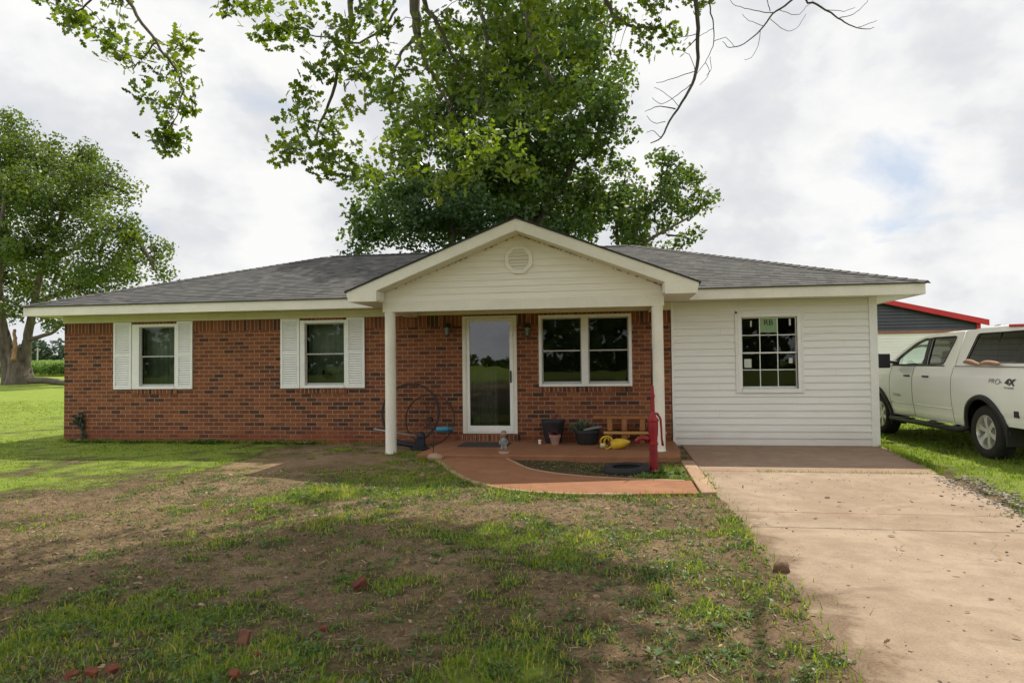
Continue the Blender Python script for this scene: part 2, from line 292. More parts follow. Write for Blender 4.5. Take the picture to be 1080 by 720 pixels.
# ------------------------------------------------------------------ mesh helpers
class MB:
    def __init__(s): s.v = []; s.f = []; s.m = []; s.uv = {}
    def add(s, vs, fs, mi=0):
        o = len(s.v); s.v += [tuple(map(float, p)) for p in vs]
        for f in fs: s.f.append([i+o for i in f]); s.m.append(mi)
        return o
    def face(s, vs, mi=0, uv=None):
        s.add(vs, [range(len(vs))], mi)
        if uv: s.uv[len(s.f)-1] = uv
    def box(s, x0, x1, y0, y1, z0, z1, mi=0):
        s.add([(x0,y0,z0),(x1,y0,z0),(x1,y1,z0),(x0,y1,z0),(x0,y0,z1),(x1,y0,z1),(x1,y1,z1),(x0,y1,z1)],
              [(3,2,1,0),(4,5,6,7),(0,1,5,4),(1,2,6,5),(2,3,7,6),(3,0,4,7)], mi); return s
    def prism(s, poly, d, mi=0):            # poly: 3-D points, d: extrusion vector
        n = len(poly); a = [Vector(p) for p in poly]; d = Vector(d)
        s.add(a+[p+d for p in a], [list(range(n))[::-1], list(range(n, 2*n))]+[(i, (i+1) % n, n+(i+1) % n, n+i) for i in range(n)], mi); return s
    def tube(s, path, rad, n=8, mi=0, cap=True, ring=False):
        P = [Vector(p) for p in path]; k = len(P)
        rr = rad if isinstance(rad, (list, tuple)) else [rad]*k
        o = len(s.v); up = None
        for i in range(k):
            if ring: t = P[(i+1) % k]-P[i-1]
            else: t = P[min(i+1, k-1)]-P[max(i-1, 0)]
            t = t.normalized() if t.length > 1e-9 else Vector((0, 0, 1))
            if up is None: up = Vector((0, 0, 1)) if abs(t.z) < .9 else Vector((1, 0, 0))
            a = t.cross(up); a = a.normalized() if a.length > 1e-6 else t.orthogonal().normalized(); b = a.cross(t); up = b
            for j in range(n):
                w = 2*math.pi*j/n; p = P[i]+(a*math.cos(w)+b*math.sin(w))*rr[i]; s.v.append(tuple(p))
        for i in range(k if ring else k-1):
            i2 = (i+1) % k
            for j in range(n):
                s.f.append([o+i*n+j, o+i*n+(j+1) % n, o+i2*n+(j+1) % n, o+i2*n+j]); s.m.append(mi)
        if cap and not ring:
            s.f.append([o+j for j in range(n)][::-1]); s.m.append(mi); s.f.append([o+(k-1)*n+j for j in range(n)]); s.m.append(mi)
        return s
    def lathe(s, prof, n=20, mi=0, mat=None):   # prof: (r, z) about local z; mat: 4x4
        o = len(s.v); mat = mat or Matrix.Identity(4)
        for r, z in prof:
            for j in range(n):
                w = 2*math.pi*j/n; s.v.append(tuple(mat @ Vector((r*math.cos(w), r*math.sin(w), z))))
        for i in range(len(prof)-1):
            for j in range(n): s.f.append([o+i*n+j, o+i*n+(j+1) % n, o+(i+1)*n+(j+1) % n, o+(i+1)*n+j]); s.m.append(mi)
        return s
    def ball(s, c, r, n=10, mi=0, noise=0.):
        c = Vector(c); r = r if isinstance(r, (tuple, list)) else (r, r, r); k = max(5, n//2+1); o = len(s.v)
        for i in range(k+1):
            th = math.pi*i/k
            for j in range(n):
                w = 2*math.pi*j/n; q = 1+noise*random.uniform(-1, 1) if 0 < i < k else 1
                s.v.append((c.x+r[0]*q*math.sin(th)*math.cos(w), c.y+r[1]*q*math.sin(th)*math.sin(w), c.z+r[2]*q*math.cos(th)))
        for i in range(k):
            for j in range(n): s.f.append([o+i*n+j, o+(i+1)*n+j, o+(i+1)*n+(j+1) % n, o+i*n+(j+1) % n]); s.m.append(mi)
        return s
    def mesh(s, name, mats, smooth=False):
        me = bpy.data.meshes.new(name); me.from_pydata(s.v, [], s.f)
        for m in (mats if isinstance(mats, (list, tuple)) else [mats]): me.materials.append(m)
        me.polygons.foreach_set('material_index', s.m)
        if s.uv:
            ul = me.uv_layers.new(name='UVMap')
            for fi, uv in s.uv.items():
                for li, c in zip(me.polygons[fi].loop_indices, uv): ul.data[li].uv = c
        if smooth: me.polygons.foreach_set('use_smooth', [True]*len(me.polygons))
        me.update(); return me
def link(name, me, parent=None, loc=(0, 0, 0)):
    o = bpy.data.objects.new(name, me); COL.objects.link(o); o.location = loc
    if parent: o.parent = parent
    return o
def part(name, mb, mats, parent=None, smooth=False, bevel=0., recalc=True, loc=(0, 0, 0), auto=None):
    me = mb.mesh(name, mats, smooth)
    if recalc:
        b = bmesh.new(); b.from_mesh(me); bmesh.ops.recalc_face_normals(b, faces=b.faces); b.to_mesh(me); b.free()
    o = link(name, me, parent, loc)
    if bevel:
        m = o.modifiers.new('bevel', 'BEVEL'); m.width = bevel; m.segments = 2; m.limit_method = 'ANGLE'; m.angle_limit = R(35)
    if auto:
        try: me.set_sharp_from_angle(angle=R(auto))
        except Exception: pass
    return o
def thing(name, label, cat, loc=(0, 0, 0), rz=0, group=None):
    o = bpy.data.objects.new(name, None); o.empty_display_size = .2; COL.objects.link(o); o.location = loc; o.rotation_euler = (0, 0, rz)
    return tag(o, label, cat, group)
def tag(o, label=None, cat=None, group=None, kind=None):
    if label: o['label'] = label
    if cat: o['category'] = cat
    if group: o['group'] = group
    if kind: o['kind'] = kind
    return o
def np_mesh(name, V, F, rnd=None, mat=None, smooth=False):
    V = np.asarray(V, np.float32); F = np.asarray(F, np.int32); k = F.shape[1]
    me = bpy.data.meshes.new(name); me.vertices.add(len(V)); me.vertices.foreach_set('co', V.ravel())
    me.loops.add(F.size); me.loops.foreach_set('vertex_index', F.ravel())
    me.polygons.add(len(F)); me.polygons.foreach_set('loop_start', np.arange(0, F.size, k, dtype=np.int32))
    me.polygons.foreach_set('loop_total', np.full(len(F), k, np.int32))
    if smooth: me.polygons.foreach_set('use_smooth', np.ones(len(F), bool))
    me.update(calc_edges=True)
    if rnd is not None:
        a = me.attributes.new('rnd', 'FLOAT', 'POINT'); a.data.foreach_set('value', np.asarray(rnd, np.float32))
    if mat: me.materials.append(mat)
    return me
# value noise
_tab = RNG.random((256, 256))
def vnoise(x, y):
    xi = np.floor(x).astype(int); yi = np.floor(y).astype(int); fx = x-xi; fy = y-yi
    fx = fx*fx*(3-2*fx); fy = fy*fy*(3-2*fy)
    g = lambda a, b: _tab[a % 256, b % 256]
    return (g(xi, yi)*(1-fx)+g(xi+1, yi)*fx)*(1-fy)+(g(xi, yi+1)*(1-fx)+g(xi+1, yi+1)*fx)*fy
def fbm(x, y, o=4):
    s = 0; a = .5; t = 0
    for i in range(o): s = s+a*vnoise(x*2**i+17*i, y*2**i+31*i); t += a; a *= .55
    return s/t
def sstep(a, b, x):
    t = np.clip((x-a)/(b-a), 0, 1); return t*t*(3-2*t)
# ------------------------------------------------------------------ ground
PATCH = [(6.4, -7.35, .95, 1.35, -1.0), (2.64, -3.65, .48, .71, -.7), (5.35, -5.51, .84, .53, -.5), (6.47, -4.56, .81, .51, -.5), (6.87, -2.32, .87, 1.02, -.9), (8.84, -7.54, .83, .7, -.3),
 (10.74, -5.3, 1.35, .54, -.8), (10.72, -7.74, .5, .57, -.4), (11.44, -6.14, .5, .5, -.4), (11.88, -7.95, .34, .95, -.1), (9.64, -8.66, .21, .2, -.8), (11.09, -8.61, .25, .48, -.5),
 (8.64, -4.24, .92, .57, 1.0), (10.24, -4.85, .64, .25, .8), (7.55, -4.76, .39, .41, .7), (9.42, -9.0, .53, .25, 1.0), (8.39, -8.68, .49, .43, .7), (7.85, -9.02, .2, .51, .6), (10.51, -8.8, .29, .28, 1.0),
 (10.63, -7.34, .21, .27, .8), (11.11, -6.5, .32, .3, .6), (8.52, -8.0, .38, .49, .35), (12.0, -8.72, .14, .16, .6), (7.13, -8.35, .12, .22, 1.0), (7.9, -1.9, .7, .6, .5), (9.9, -6.6, .35, .3, .4), (9.3, -5.9, .5, .3, .35)]
BED = [(9.35, -1.98), (9.42, -2.15), (9.6, -2.47), (9.87, -2.98), (10.29, -3.35), (10.67, -3.54), (11.26, -3.67), (11.85, -3.73), (11.95, -1.98)]
def in_poly(X, Y, poly):
    ins = np.zeros(X.shape, bool); n = len(poly)
    for i in range(n):
        x0, y0 = poly[i]; x1, y1 = poly[(i+1) % n]
        c = ((y0 > Y) != (y1 > Y)) & (X < (x1-x0)*(Y-y0)/(y1-y0+1e-12)+x0); ins ^= c
    return ins
def drive_right(Y): return 15.05+.11*(np.minimum(Y, -2.8)+2.8)
def on_drive(X, Y, e=0.): return (X > 12.15-e) & (X < drive_right(Y)+e) & (Y < 0) & (Y > -40)
def gz(X, Y):
    X = np.asarray(X, float); Y = np.asarray(Y, float)
    far = .017*np.clip(Y-2.5, 0, 56)+.006*np.clip(Y-58.5, 0, None)
    n = (fbm(X*.55, Y*.55, 4)-.5)*.07+(fbm(X*3.1+9, Y*3.1, 3)-.5)*.028
    z = far+n*sstep(0, 1.2, np.maximum(-(Y+.3), Y-8.5)+np.maximum(0, -X)+np.maximum(0, X-15.3))
    z = np.where((X > 7.9) & (X < 12.2) & (Y > -4.85) & (Y < -1.8), np.minimum(z, .008), z)
    z = np.where((X > 11.9) & (X <= 12.24) & (Y < -4.75), .011+.004*fbm(X*6, Y*6, 2), z)
    z = np.where((X > 12.24) & (X < drive_right(Y)+.10) & (Y < 0) & (Y > -40), np.minimum(z, -.03), z)
    return z
def dens(X, Y):
    nz = fbm(X*.8+3, Y*.8+5, 5); nf = fbm(X*2.6+40, Y*2.6+8, 4)
    lush = np.maximum.reduce([sstep(6.2, 4.2, X+(nz-.5)*3)*sstep(-6.3, -3.8, Y+(nz-.5)*3.2), sstep(-.3, .8, Y), sstep(15.0, 15.5, X-drive_right(Y)+15.05), sstep(1., -2., X)])
    d = .46+.54*lush
    d = np.where((X > 5.2) & (X < 8.3) & (Y > -3) & (Y < .2), np.minimum(d, .42), d)
    for (cx, cy, rx, ry, v) in PATCH:
        d = d+v*.62*np.exp(-(((X-cx)/rx)**2+((Y-cy)/ry)**2)*.8)
    n7 = fbm(X*6.3+70, Y*6.3+3, 3); d = d+(nf-.5)*1.05+(nz-.5)*.45+(n7-.5)*1.35*(1-.7*lush)
    far = sstep(16, 40, np.hypot(X-11, Y+12))
    d = d*(1-far)+far*.95
    d = np.where(in_poly(X, Y, BED), .12+(nf-.45)*.9, d)
    return np.clip(d, 0, 1)
def axis(lo, hi, step, far, g=1.16):
    c = list(np.arange(lo, hi+1e-6, step)); s = step; a = hi
    while a < far[1]: s *= g; a += s; c.append(a)
    s = step; a = lo; pre = []
    while a > far[0]: s *= g; a -= s; pre.append(a)
    return np.array(pre[::-1]+c)
def build_ground():
    xs = axis(-3, 17, .09, (-700, 700)); ys = axis(-11, 2.5, .09, (-500, 900))
    X, Y = np.meshgrid(xs, ys, indexing='ij'); Z = gz(X, Y); D = dens(X, Y)
    nx, ny = X.shape; idx = np.arange(nx*ny).reshape(nx, ny)
    F = np.stack([idx[:-1, :-1], idx[1:, :-1], idx[1:, 1:], idx[:-1, 1:]], -1).reshape(-1, 4)
    me = np_mesh('ground', np.stack([X, Y, Z], -1).reshape(-1, 3), F, None, MT['ground'], True)
    a = me.attributes.new('grass', 'FLOAT', 'POINT'); a.data.foreach_set('value', D.ravel().astype(np.float32))
    b = me.attributes.new('mulch', 'FLOAT', 'POINT'); b.data.foreach_set('value', in_poly(X, Y, BED).ravel().astype(np.float32)*.85)
    tag(link('ground', me), kind='structure')
build_ground()
def slab(name, poly, z0, z1, mat, bevel=.01, chop=None):
    mb = MB(); mb.prism([(x, y, z0) for x, y in poly], (0, 0, z1-z0))
    o = part(name, mb, mat, None, bevel=bevel); return tag(o, kind='structure')
# driveway: slabs cast with open joints between them
def build_drive():
    mb = MB(); js = [-2.88, -5.32, -5.95, -9.4, -13.2, -17.5, -22, -27, -33, -40]
    for a, b in zip(js[:-1], js[1:]):
        g = .007 if a != -2.88 else .0
        xr0, xr1 = float(drive_right(a)), float(drive_right(b))
        n = 14; zt = lambda x, y: .018+.006*math.sin(x*1.7+y)
        right = [(xr1+(xr0-xr1)*i/n+random.uniform(-.05, .05), b+g+(a-g-b-g)*i/n) for i in range(n+1)]
        left = [(12.14+random.uniform(-.035, .035), a-g+(b+g-a+g)*i/n) for i in range(n+1)]
        pts = right+left
        mb.prism([(x, y, -.12) for x, y in pts], (0, 0, .137))
    o = part('driveway', mb, MT['drive'], None, bevel=.008); tag(o, kind='structure')
build_drive()
slab('carport_pad', [(12.15, -2.865), (15.06, -2.865), (15.3, -1.6), (15.42, -.0), (15.42, .6), (12.15, .6)], -.12, .018, MT['pad'])
OUT = [(8.16, -1.985), (8.34, -2.2), (8.56, -2.62), (8.72, -3.0), (8.91, -3.38), (9.1, -3.72), (9.3, -4.01), (9.59, -4.31), (9.82, -4.49), (10.08, -4.6), (10.51, -4.68), (11.2, -4.64), (11.93, -4.53)]
INN = [(11.93, -3.73), (11.85, -3.73), (11.26, -3.67), (10.67, -3.54), (10.29, -3.35), (10.05, -3.17), (9.87, -2.98), (9.72, -2.73), (9.6, -2.47), (9.47, -2.2), (9.38, -1.985)]
slab('walkway', OUT+INN, -.1, .036, MT['redclay'], .012)
def edging(name, path, w, z0, z1):
    mb = MB(); P = [Vector((x, y, 0)) for x, y in path]; L_ = []; R_ = []
    for i, p in enumerate(P):
        t = (P[min(i+1, len(P)-1)]-P[max(i-1, 0)]).normalized(); n = Vector((-t.y, t.x, 0)); ww = w*random.uniform(.85, 1.15)
        L_.append(p+n*ww*.5); R_.append(p-n*ww*.5)
    poly = [(v.x, v.y, z0) for v in L_]+[(v.x, v.y, z0) for v in R_[::-1]]
    mb.prism(poly, (0, 0, z1-z0)); return tag(part(name, mb, MT['curb'], None, bevel=.012), kind='structure')
edging('walkway_edging', OUT[:-1], .06, -.1, .040)
edging('walkway_edging', INN[1:], .055, -.1, .0405)
slab('walkway_apron', [(11.96, -1.985), (12.14, -1.985), (12.14, -4.42), (11.96, -4.47)], -.1, .032, MT['curb'], .012)
slab('porch_slab', [(7.95, -.005), (7.95, -1.97), (11.95, -1.97), (12.03, -1.2), (12.03, -.005)], -.12, .08, MT['redclay'], .018)
# ------------------------------------------------------------------ house
house = thing('house', 'low red brick house with grey hip roof, gabled porch and white sided end room', 'house')
def wall_cells(mb, x0, x1, z0, z1, holes, y0, y1, mi=0):
    """wall between planes y0 (front) and y1 (back) with rectangular openings"""
    xs = sorted({x0, x1, *[h[0] for h in holes], *[h[1] for h in holes]}); zs = sorted({z0, z1, *[h[2] for h in holes], *[h[3] for h in holes]})
    xs = [x for x in xs if x0 <= x <= x1]; zs = [z for z in zs if z0 <= z <= z1]
    solid = lambda i, k: 0 <= i < len(xs)-1 and 0 <= k < len(zs)-1 and not any(h[0]-1e-6 <= xs[i] and xs[i+1] <= h[1]+1e-6 and h[2]-1e-6 <= zs[k] and zs[k+1] <= h[3]+1e-6 for h in holes)
    for i in range(len(xs)-1):
        for k in range(len(zs)-1):
            if not solid(i, k): continue
            a, b, c, d = xs[i], xs[i+1], zs[k], zs[k+1]
            mb.face([(a,y0,c),(b,y0,c),(b,y0,d),(a,y0,d)], mi); mb.face([(b,y1,c),(a,y1,c),(a,y1,d),(b,y1,d)], mi)
            if not solid(i-1, k): mb.face([(a,y1,c),(a,y0,c),(a,y0,d),(a,y1,d)], mi)
            if not solid(i+1, k): mb.face([(b,y0,c),(b,y1,c),(b,y1,d),(b,y0,d)], mi)
            if not solid(i, k-1): mb.face([(a,y1,c),(b,y1,c),(b,y0,c),(a,y0,c)], mi)
            if not solid(i, k+1): mb.face([(a,y0,d),(b,y0,d),(b,y1,d),(a,y1,d)], mi)
WIN = dict(a=(1.52, 2.50, 1.045, 2.33), b=(5.07, 6.01, 1.045, 2.335), c=(9.66, 11.32, 1.045, 2.335))
DOOR = (8.25, 9.26, .20, 2.345)
holes = [WIN['a'], WIN['b'], WIN['c'], DOOR]
wb = MB(); wall_cells(wb, 0, 12.0, -.15, 2.165, holes, 0, .2); part('brick_wall', wb, MT['brick'], house, recalc=False)
# upright soldier course under the frieze
sb = MB(); wall_cells(sb, .0, 12.0, 2.165, 2.375, holes, -.003, .197); part('soldier_course', sb, MT['soldier'], house, recalc=False)
fb = MB(); wall_cells(fb, 0, 12.0, 2.375, 2.60, [], .001, .2); part('frieze_backing', fb, MT['frieze'], house, recalc=False)
lw = MB(); lw.box(.0, .2, .201, 8.0, -.15, 2.6); part('brick_side_wall', lw, MT['brick'], house)
rw = MB(); rw.box(.201, 15.3, 7.8, 8.0, -.15, 2.6); part('brick_back_wall', rw, MT['brick'], house)
fl = MB(); fl.box(.2, 15.2, .2, 7.8, .02, .2); part('interior_floor', fl, MT['room'], house)
iw = MB(); iw.box(.21, 15.1, 4.4, 4.5, .2, 2.5); iw.box(3.6, 3.7, .21, 4.39, .2, 2.5); iw.box(7.6, 7.7, .21, 4.39, .2, 2.5); part('interior_wall', iw, MT['room'], house)
ic = MB(); ic.box(.21, 15.2, .21, 7.79, 2.5, 2.56); part('interior_ceiling', ic, MT['room'], house)
# frieze board, fascia, soffit
fz = MB(); fz.box(-.02, 12.03, -.028, -.0035, 2.378, 2.513); part('frieze_board', fz, MT['frieze'], house, bevel=.004)
fa = MB(); fa.box(-.45, 7.0, -.522, -.50, 2.505, 2.685); fa.box(12.02, 15.93, -.522, -.50, 2.505, 2.685); fa.box(-.45, -.428, -.499, 8.5, 2.505, 2.685); fa.box(15.93, 15.952, -.522, 8.5, 2.505, 2.685); fa.box(-.427, 15.929, 8.478, 8.5, 2.505, 2.685)
fa.box(13.62, 13.626, -.5235, -.52, 2.506, 2.684, 1); fa.box(3.86, 3.864, -.5235, -.52, 2.506, 2.684, 1)
part('fascia', fa, [MT['cream'], MT['frieze']], house, bevel=.004)
for q in ((-.425, 7.2, -.498, -.03), (11.8, 15.927, -.498, -.03), (-.425, -.003, -.029, 8.4), (15.385, 15.927, -.029, 8.4)): part('soffit', MB().box(*q, 2.516, 2.53), MT['cream'], house)
# main hip roof made of lapped shingle courses
EX0, EX1, EY0, EY1, EZ = -.475, 15.975, -.55, 8.55, 2.690
RX0, RX1, RY, RZ = 3.95, 11.42, 4.0, 4.205
def courses(mb, A, B, C, D, up, expo=.14, lift=.007):
    """roof plane: eave A->B, ridge D->C (A-D and B-C are the sides); one raised strip per course"""
    A, B, C, D = map(Vector, (A, B, C, D)); n = (B-A).cross(D-A).normalized()
    if n.z < 0: n = -n
    ux = (B-A).normalized(); hl = ((D-A)-ux*(D-A).dot(ux)).length; N = max(2, int(hl/expo)); uy = ((D-A)-ux*(D-A).dot(ux)).normalized()
    for i in range(N):
        t0, t1 = i/N, (i+1)/N
        a0, b0 = A.lerp(D, t0), B.lerp(C, t0); a1, b1 = A.lerp(D, t1), B.lerp(C, t1)
        lo = n*lift; uvs = [((p-A).dot(ux)+.013*i, (p-A).dot(uy)) for p in (a0, b0, b1, a1)]
        e = .004
        uvs = [(uvs[0][0], i*.14+e), (uvs[1][0], i*.14+e), (uvs[2][0], i*.14+.14-e), (uvs[3][0], i*.14+.14-e)]
        mb.face([a0+lo, b0+lo, b1, a1], 0, uvs); mb.face([a0, b0, b0+lo, a0+lo], 0, [uvs[0], uvs[1], uvs[1], uvs[0]])
rf = MB()
P00, P10, P11, P01 = (EX0, EY0, EZ), (EX1, EY0, EZ), (EX1, EY1, EZ), (EX0, EY1, EZ); Q0, Q1 = (RX0, RY, RZ), (RX1, RY, RZ)
courses(rf, P00, P10, Q1, Q0, 1); courses(rf, P10, P11, Q1, Q1, 1); courses(rf, P11, P01, Q0, Q1, 1); courses(rf, P01, P00, Q0, Q0, 1)
roof = part('roof', rf, MT['shingle'], house, recalc=False)
ud = MB(); ud.add([(EX0+.01, EY0+.01, EZ-.013), (EX1-.01, EY0+.01, EZ-.013), (EX1-.01, EY1-.01, EZ-.013), (EX0+.01, EY1-.01, EZ-.013), (RX0, RY, RZ-.02), (RX1, RY, RZ-.02)], [(0, 1, 5, 4), (1, 2, 5), (2, 3, 4, 5), (3, 0, 4)]); 
for a, b in ((P00, P10), (P10, P11), (P11, P01), (P01, P00)): ud.face([a, b, (b[0], b[1], EZ-.014), (a[0], a[1], EZ-.014)])
part('drip_edge', ud, MT['drip'], roof, recalc=False)
cp = MB()
def ridge_caps(mb, a, b, w=.13):
    a, b = Vector(a), Vector(b); d = b-a; n = int(d.length/.16); t = d.normalized(); s = t.cross(Vector((0, 0, 1))).normalized(); u = s.cross(t)
    for i in range(n):
        p = a+t*(i*.16); q = p+t*.2; h0, h1 = u*.030, u*.016; dn = -u*.036+u*.012
        for sg in (1, -1):
            uv = [(i*.3, 0), (i*.3+.1, 0), (i*.3+.1, .1), (i*.3, .1)]
            mb.face([p+h0, q+h1, q+s*sg*w+dn, p+s*sg*w+dn+u*.012], 0, uv)
ridge_caps(cp, Q0, Q1)
for a, b in ((P00, Q0), (P10, Q1), (P11, Q1), (P01, Q0)): ridge_caps(cp, a, b)
part('ridge_cap', cp, MT['shingle'], roof, recalc=False)
# ---- lap siding
def lap_siding(mb, zs0, zs1, expo, intervals, y, holes=(), tin=.002, tout=.020):
    """intervals(z) -> (xl, xr); laps face -Y at plane y"""
    n = int(round((zs1-zs0)/expo)); e = (zs1-zs0)/n
    for i in range(n):
        a, b = zs0+i*e, zs0+(i+1)*e
        cuts = sorted({a, b, *[z for h in holes for z in (h[2], h[3]) if a < z < b]})
        for c, d in zip(cuts[:-1], cuts[1:]):
            l0, r0 = intervals(c); l1, r1 = intervals(d)
            if r0-l0 < .02: continue
            if r1 < l1: l1 = r1 = (l1+r1)/2
            segs = [(l0, r0, l1, r1)]
            for h in holes:
                if h[2] < (c+d)/2 < h[3]:
                    segs = [(l0, h[0], l1, h[0]), (h[1], r0, h[1], r1)]
            yo = lambda z: y-(tout+(tin-tout)*(z-a)/(b-a)*.98)
            for (x0, x1, x2, x3) in segs:
                mb.face([(x0, yo(c), c), (x1, yo(c), c), (x3, yo(d), d), (x2, yo(d), d)])
                if c == a: mb.face([(x0, y-tin*.2, c), (x1, y-tin*.2, c), (x1, yo(c), c), (x0, yo(c), c)])
RWIN = (13.19, 14.11, .985, 2.22)
ax = MB(); wall_cells(ax, 12.005, 15.36, .0, 2.6, [RWIN], .001, .18); part('end_room_wall', ax, MT['siding'], house, recalc=False)
sd = MB(); lap_siding(sd, .02, 2.515, .1185, lambda z: (12.035, 15.265), 0, [(RWIN[0]-.07, RWIN[1]+.07, RWIN[2]-.075, RWIN[3]+.07)]); 
for i in range(21):       # butt joints of the laps, drawn as slightly darker strips
    for x in ([13.05] if i % 4 == 0 else [14.62] if i % 4 == 2 else []):
        z = .02+i*.1188; x += random.uniform(-.3, .3)
        if x > 13.0 and x < 14.3 and .8 < z < 2.3: continue
        sd.face([(x, -.0275, z), (x+.003, -.0275, z), (x+.003, -.0045, z+.1165), (x, -.0045, z+.1165)], 1)
sdo = part('lap_siding', sd, [MT['siding'], paint('darker siding seam', (.60, .575, .52), .7)], house, recalc=False)
# side wall of the end room
sr = MB(); sr.box(15.18, 15.36, .181, 8.0, .0, 2.6); part('end_room_side_wall', sr, MT['siding'], house)
s2 = MB()
for i in range(21):
    z = .02+i*.1188
    s2.face([(15.379, .07, z), (15.379, 8.0, z), (15.366, 8.0, z+.1188), (15.366, .07, z+.1188)]); s2.face([(15.361, .07, z), (15.361, 8, z), (15.379, 8, z), (15.379, .07, z)])
part('lap_siding', s2, MT['siding'], house, recalc=False)
ct = MB(); ct.box(15.262, 15.39, -.032, -.002, .0, 2.514); ct.box(15.362, 15.392, -.0015, .085, .0, 2.514); part('corner_trim', ct, MT['white'], house, bevel=.004)
jt = MB(); jt.box(12.004, 12.04, -.03, -.002, .0, 2.514); part('corner_trim', jt, MT['white'], house, bevel=.004)
# end soffit return board seen under the right eave
# ---- windows
def window(x0, x1, z0, z1, yf, jambs, grid=None, frame_mat='white', sill='brick', proud=.02, mull=None, deep=.09):
    """yf: wall face. Builds window frame (part) with sash, pane, sill sub-parts"""
    jl, jr, jt_, jb = jambs
    f = MB(); y0, y1 = yf-proud, yf+deep
    f.box(x0, x0+jl, y0, y1, z0, z1); f.box(x1-jr, x1, y0, y1, z0, z1); f.box(x0+jl, x1-jr, y0, y1, z1-jt_, z1); f.box(x0+jl, x1-jr, y0-.012, y1, z0, z0+jb)
    bays = [(x0+jl, x1-jr)]
    if mull: f.box(mull[0], mull[1], y0, y1, z0+jb, z1-jt_); bays = [(x0+jl, mull[0]), (mull[1], x1-jr)]
    w = part('window', f, MT[frame_mat], house, bevel=.005)
    zb, zt = z0+jb, z1-jt_; zm = (zb+zt)/2
    for (a, b) in bays:
        for up, (c, d) in ((1, (zm-.012, zt)), (0, (zb, zm+.012))):
            yy = yf+(.028 if up else .048)
            s = MB(); r = .02; rb = .026 if up else .04
            s.box(a, a+r, yy, yy+.025, c, d); s.box(b-r, b, yy, yy+.025, c, d); s.box(a+r, b-r, yy, yy+.025, d-r, d); s.box(a+r, b-r, yy-.004, yy+.025, c, c+rb)
            if grid:
                for k in range(1, grid[0]): x = a+r+(b-a-2*r)*k/grid[0]; s.box(x-.008, x+.008, yy+.002, yy+.009, c+rb, d-r)
                for k in range(1, grid[1]): z = c+rb+(d-r-c-rb)*k/grid[1]; s.box(a+r, b-r, yy+.003, yy+.0085, z-.008, z+.008)
            part('sash', s, MT['sash'] if grid else MT['sash_grey'], w, bevel=.003)
            g = MB(); g.face([(a+r, yy+.012, c+rb), (b-r, yy+.012, c+rb), (b-r, yy+.012, d-r), (a+r, yy+.012, d-r)]); part('pane', g, MT['glass'] if up or grid else MT['glass_dark'], w, recalc=False)
    if sill == 'brick':
        s = MB(); n = int((x1-x0+.02)/.0785)
        for i in range(n):
            xx = x0-.01+i*(x1-x0+.02)/n; s.prism([(xx+.004, -.022, z0-.012), (xx+.004, .02, z0-.004), (xx+.004, .02, z0-.095), (xx+.004, -.022, z0-.095)], ((x1-x0+.02)/n-.008, 0, 0))
        part('sill', s, MT['soldier'], w, bevel=.004)
    return w
w1 = window(*WIN['a'], 0, (.16, .05, .055, .055)); w2 = window(*WIN['b'], 0, (.10, .05, .055, .055))
w3 = window(*WIN['c'], 0, (.055, .055, .055, .05), mull=(10.43, 10.55))
w4 = window(13.19-.062, 14.11+.062, .985-.07, 2.22+.062, -.005, (.062, .062, .062, .07), grid=(3, 2), sill=None, proud=.025, deep=.07)
j = MB(); j.box(13.085, 13.127, -.03, -.001, .905, 2.36); j.box(13.085, 14.215, -.03, -.001, 2.283, 2.325); j.box(14.173, 14.215, -.03, -.001, .905, 2.2825); part('window_casing', j, MT['siding'], house, bevel=.003)
def curtain(x0, x1, z0, z1, y, mat, parent, amp=.025, n=40, wl=.11):
    mb = MB(); pts = [(x0+(x1-x0)*i/n, y+amp*math.sin(i*(x1-x0)/n/wl*6.28)+random.uniform(-.004, .004)) for i in range(n+1)]
    for (a, b), (c, d) in zip(pts[:-1], pts[1:]): mb.face([(a, b, z0), (c, d, z0), (c, d, z1), (a, b, z1)])
    return part('curtain', mb, mat, parent, smooth=True, recalc=False)
curtain(1.55, 2.48, .95, 2.45, .30, MT['curtain'], w1, .008); curtain(5.1, 5.98, .95, 2.45, .32, MT['curtain'], w2, .006)
# things on the sill behind the second window
o = MB(); o.ball((5.50, .22, 1.30), (.10, .05, .08), 10, 0, .2); part('window_ornament', o, MT['black'], w2, True)
# sticker and tags on the end room window
st = MB(); st.box(13.51, 13.79, .0305, .0315, 1.955, 2.20); stk = part('window_sticker', st, paint('pale green sticker paper', (.22, .33, .17), .6, .08, 4), w4)
gl_lab = paint('white glass label', (.55, .58, .50), .6, .1, 6)
for (a, b, y, c, d) in ((13.35, 13.375, .0305, 2.06, 2.16), (13.99, 14.02, .0305, 2.07, 2.18), (13.24, 13.36, .0505, 1.35, 1.50), (13.98, 14.04, .0505, 1.42, 1.51)):
    part('glass_label', MB().box(a, b, y, y+.001, c, d), gl_lab, w4)
def text_mesh(txt, size, mat, parent, mw, extr=.0008, bold=0., name='lettering', sx=1., shear=0.):
    c = bpy.data.curves.new(name, 'FONT'); c.body = txt; c.size = size; c.extrude = extr; c.offset = bold; c.align_x = 'CENTER'; c.align_y = 'CENTER'; c.shear = shear
    o = bpy.data.objects.new(name, c); COL.objects.link(o); dg = bpy.context.evaluated_depsgraph_get()
    me = bpy.data.meshes.new_from_object(o.evaluated_get(dg)); bpy.data.objects.remove(o); me.name = name
    me.transform(mw @ Matrix.Diagonal((sx, 1, 1, 1))); me.materials.clear(); me.materials.append(mat)
    return link(name, me, parent)
FRONT = Matrix.Rotation(R(90), 4, 'X')
ink = paint('black ink', (.02, .03, .02), .6, .1, 8)
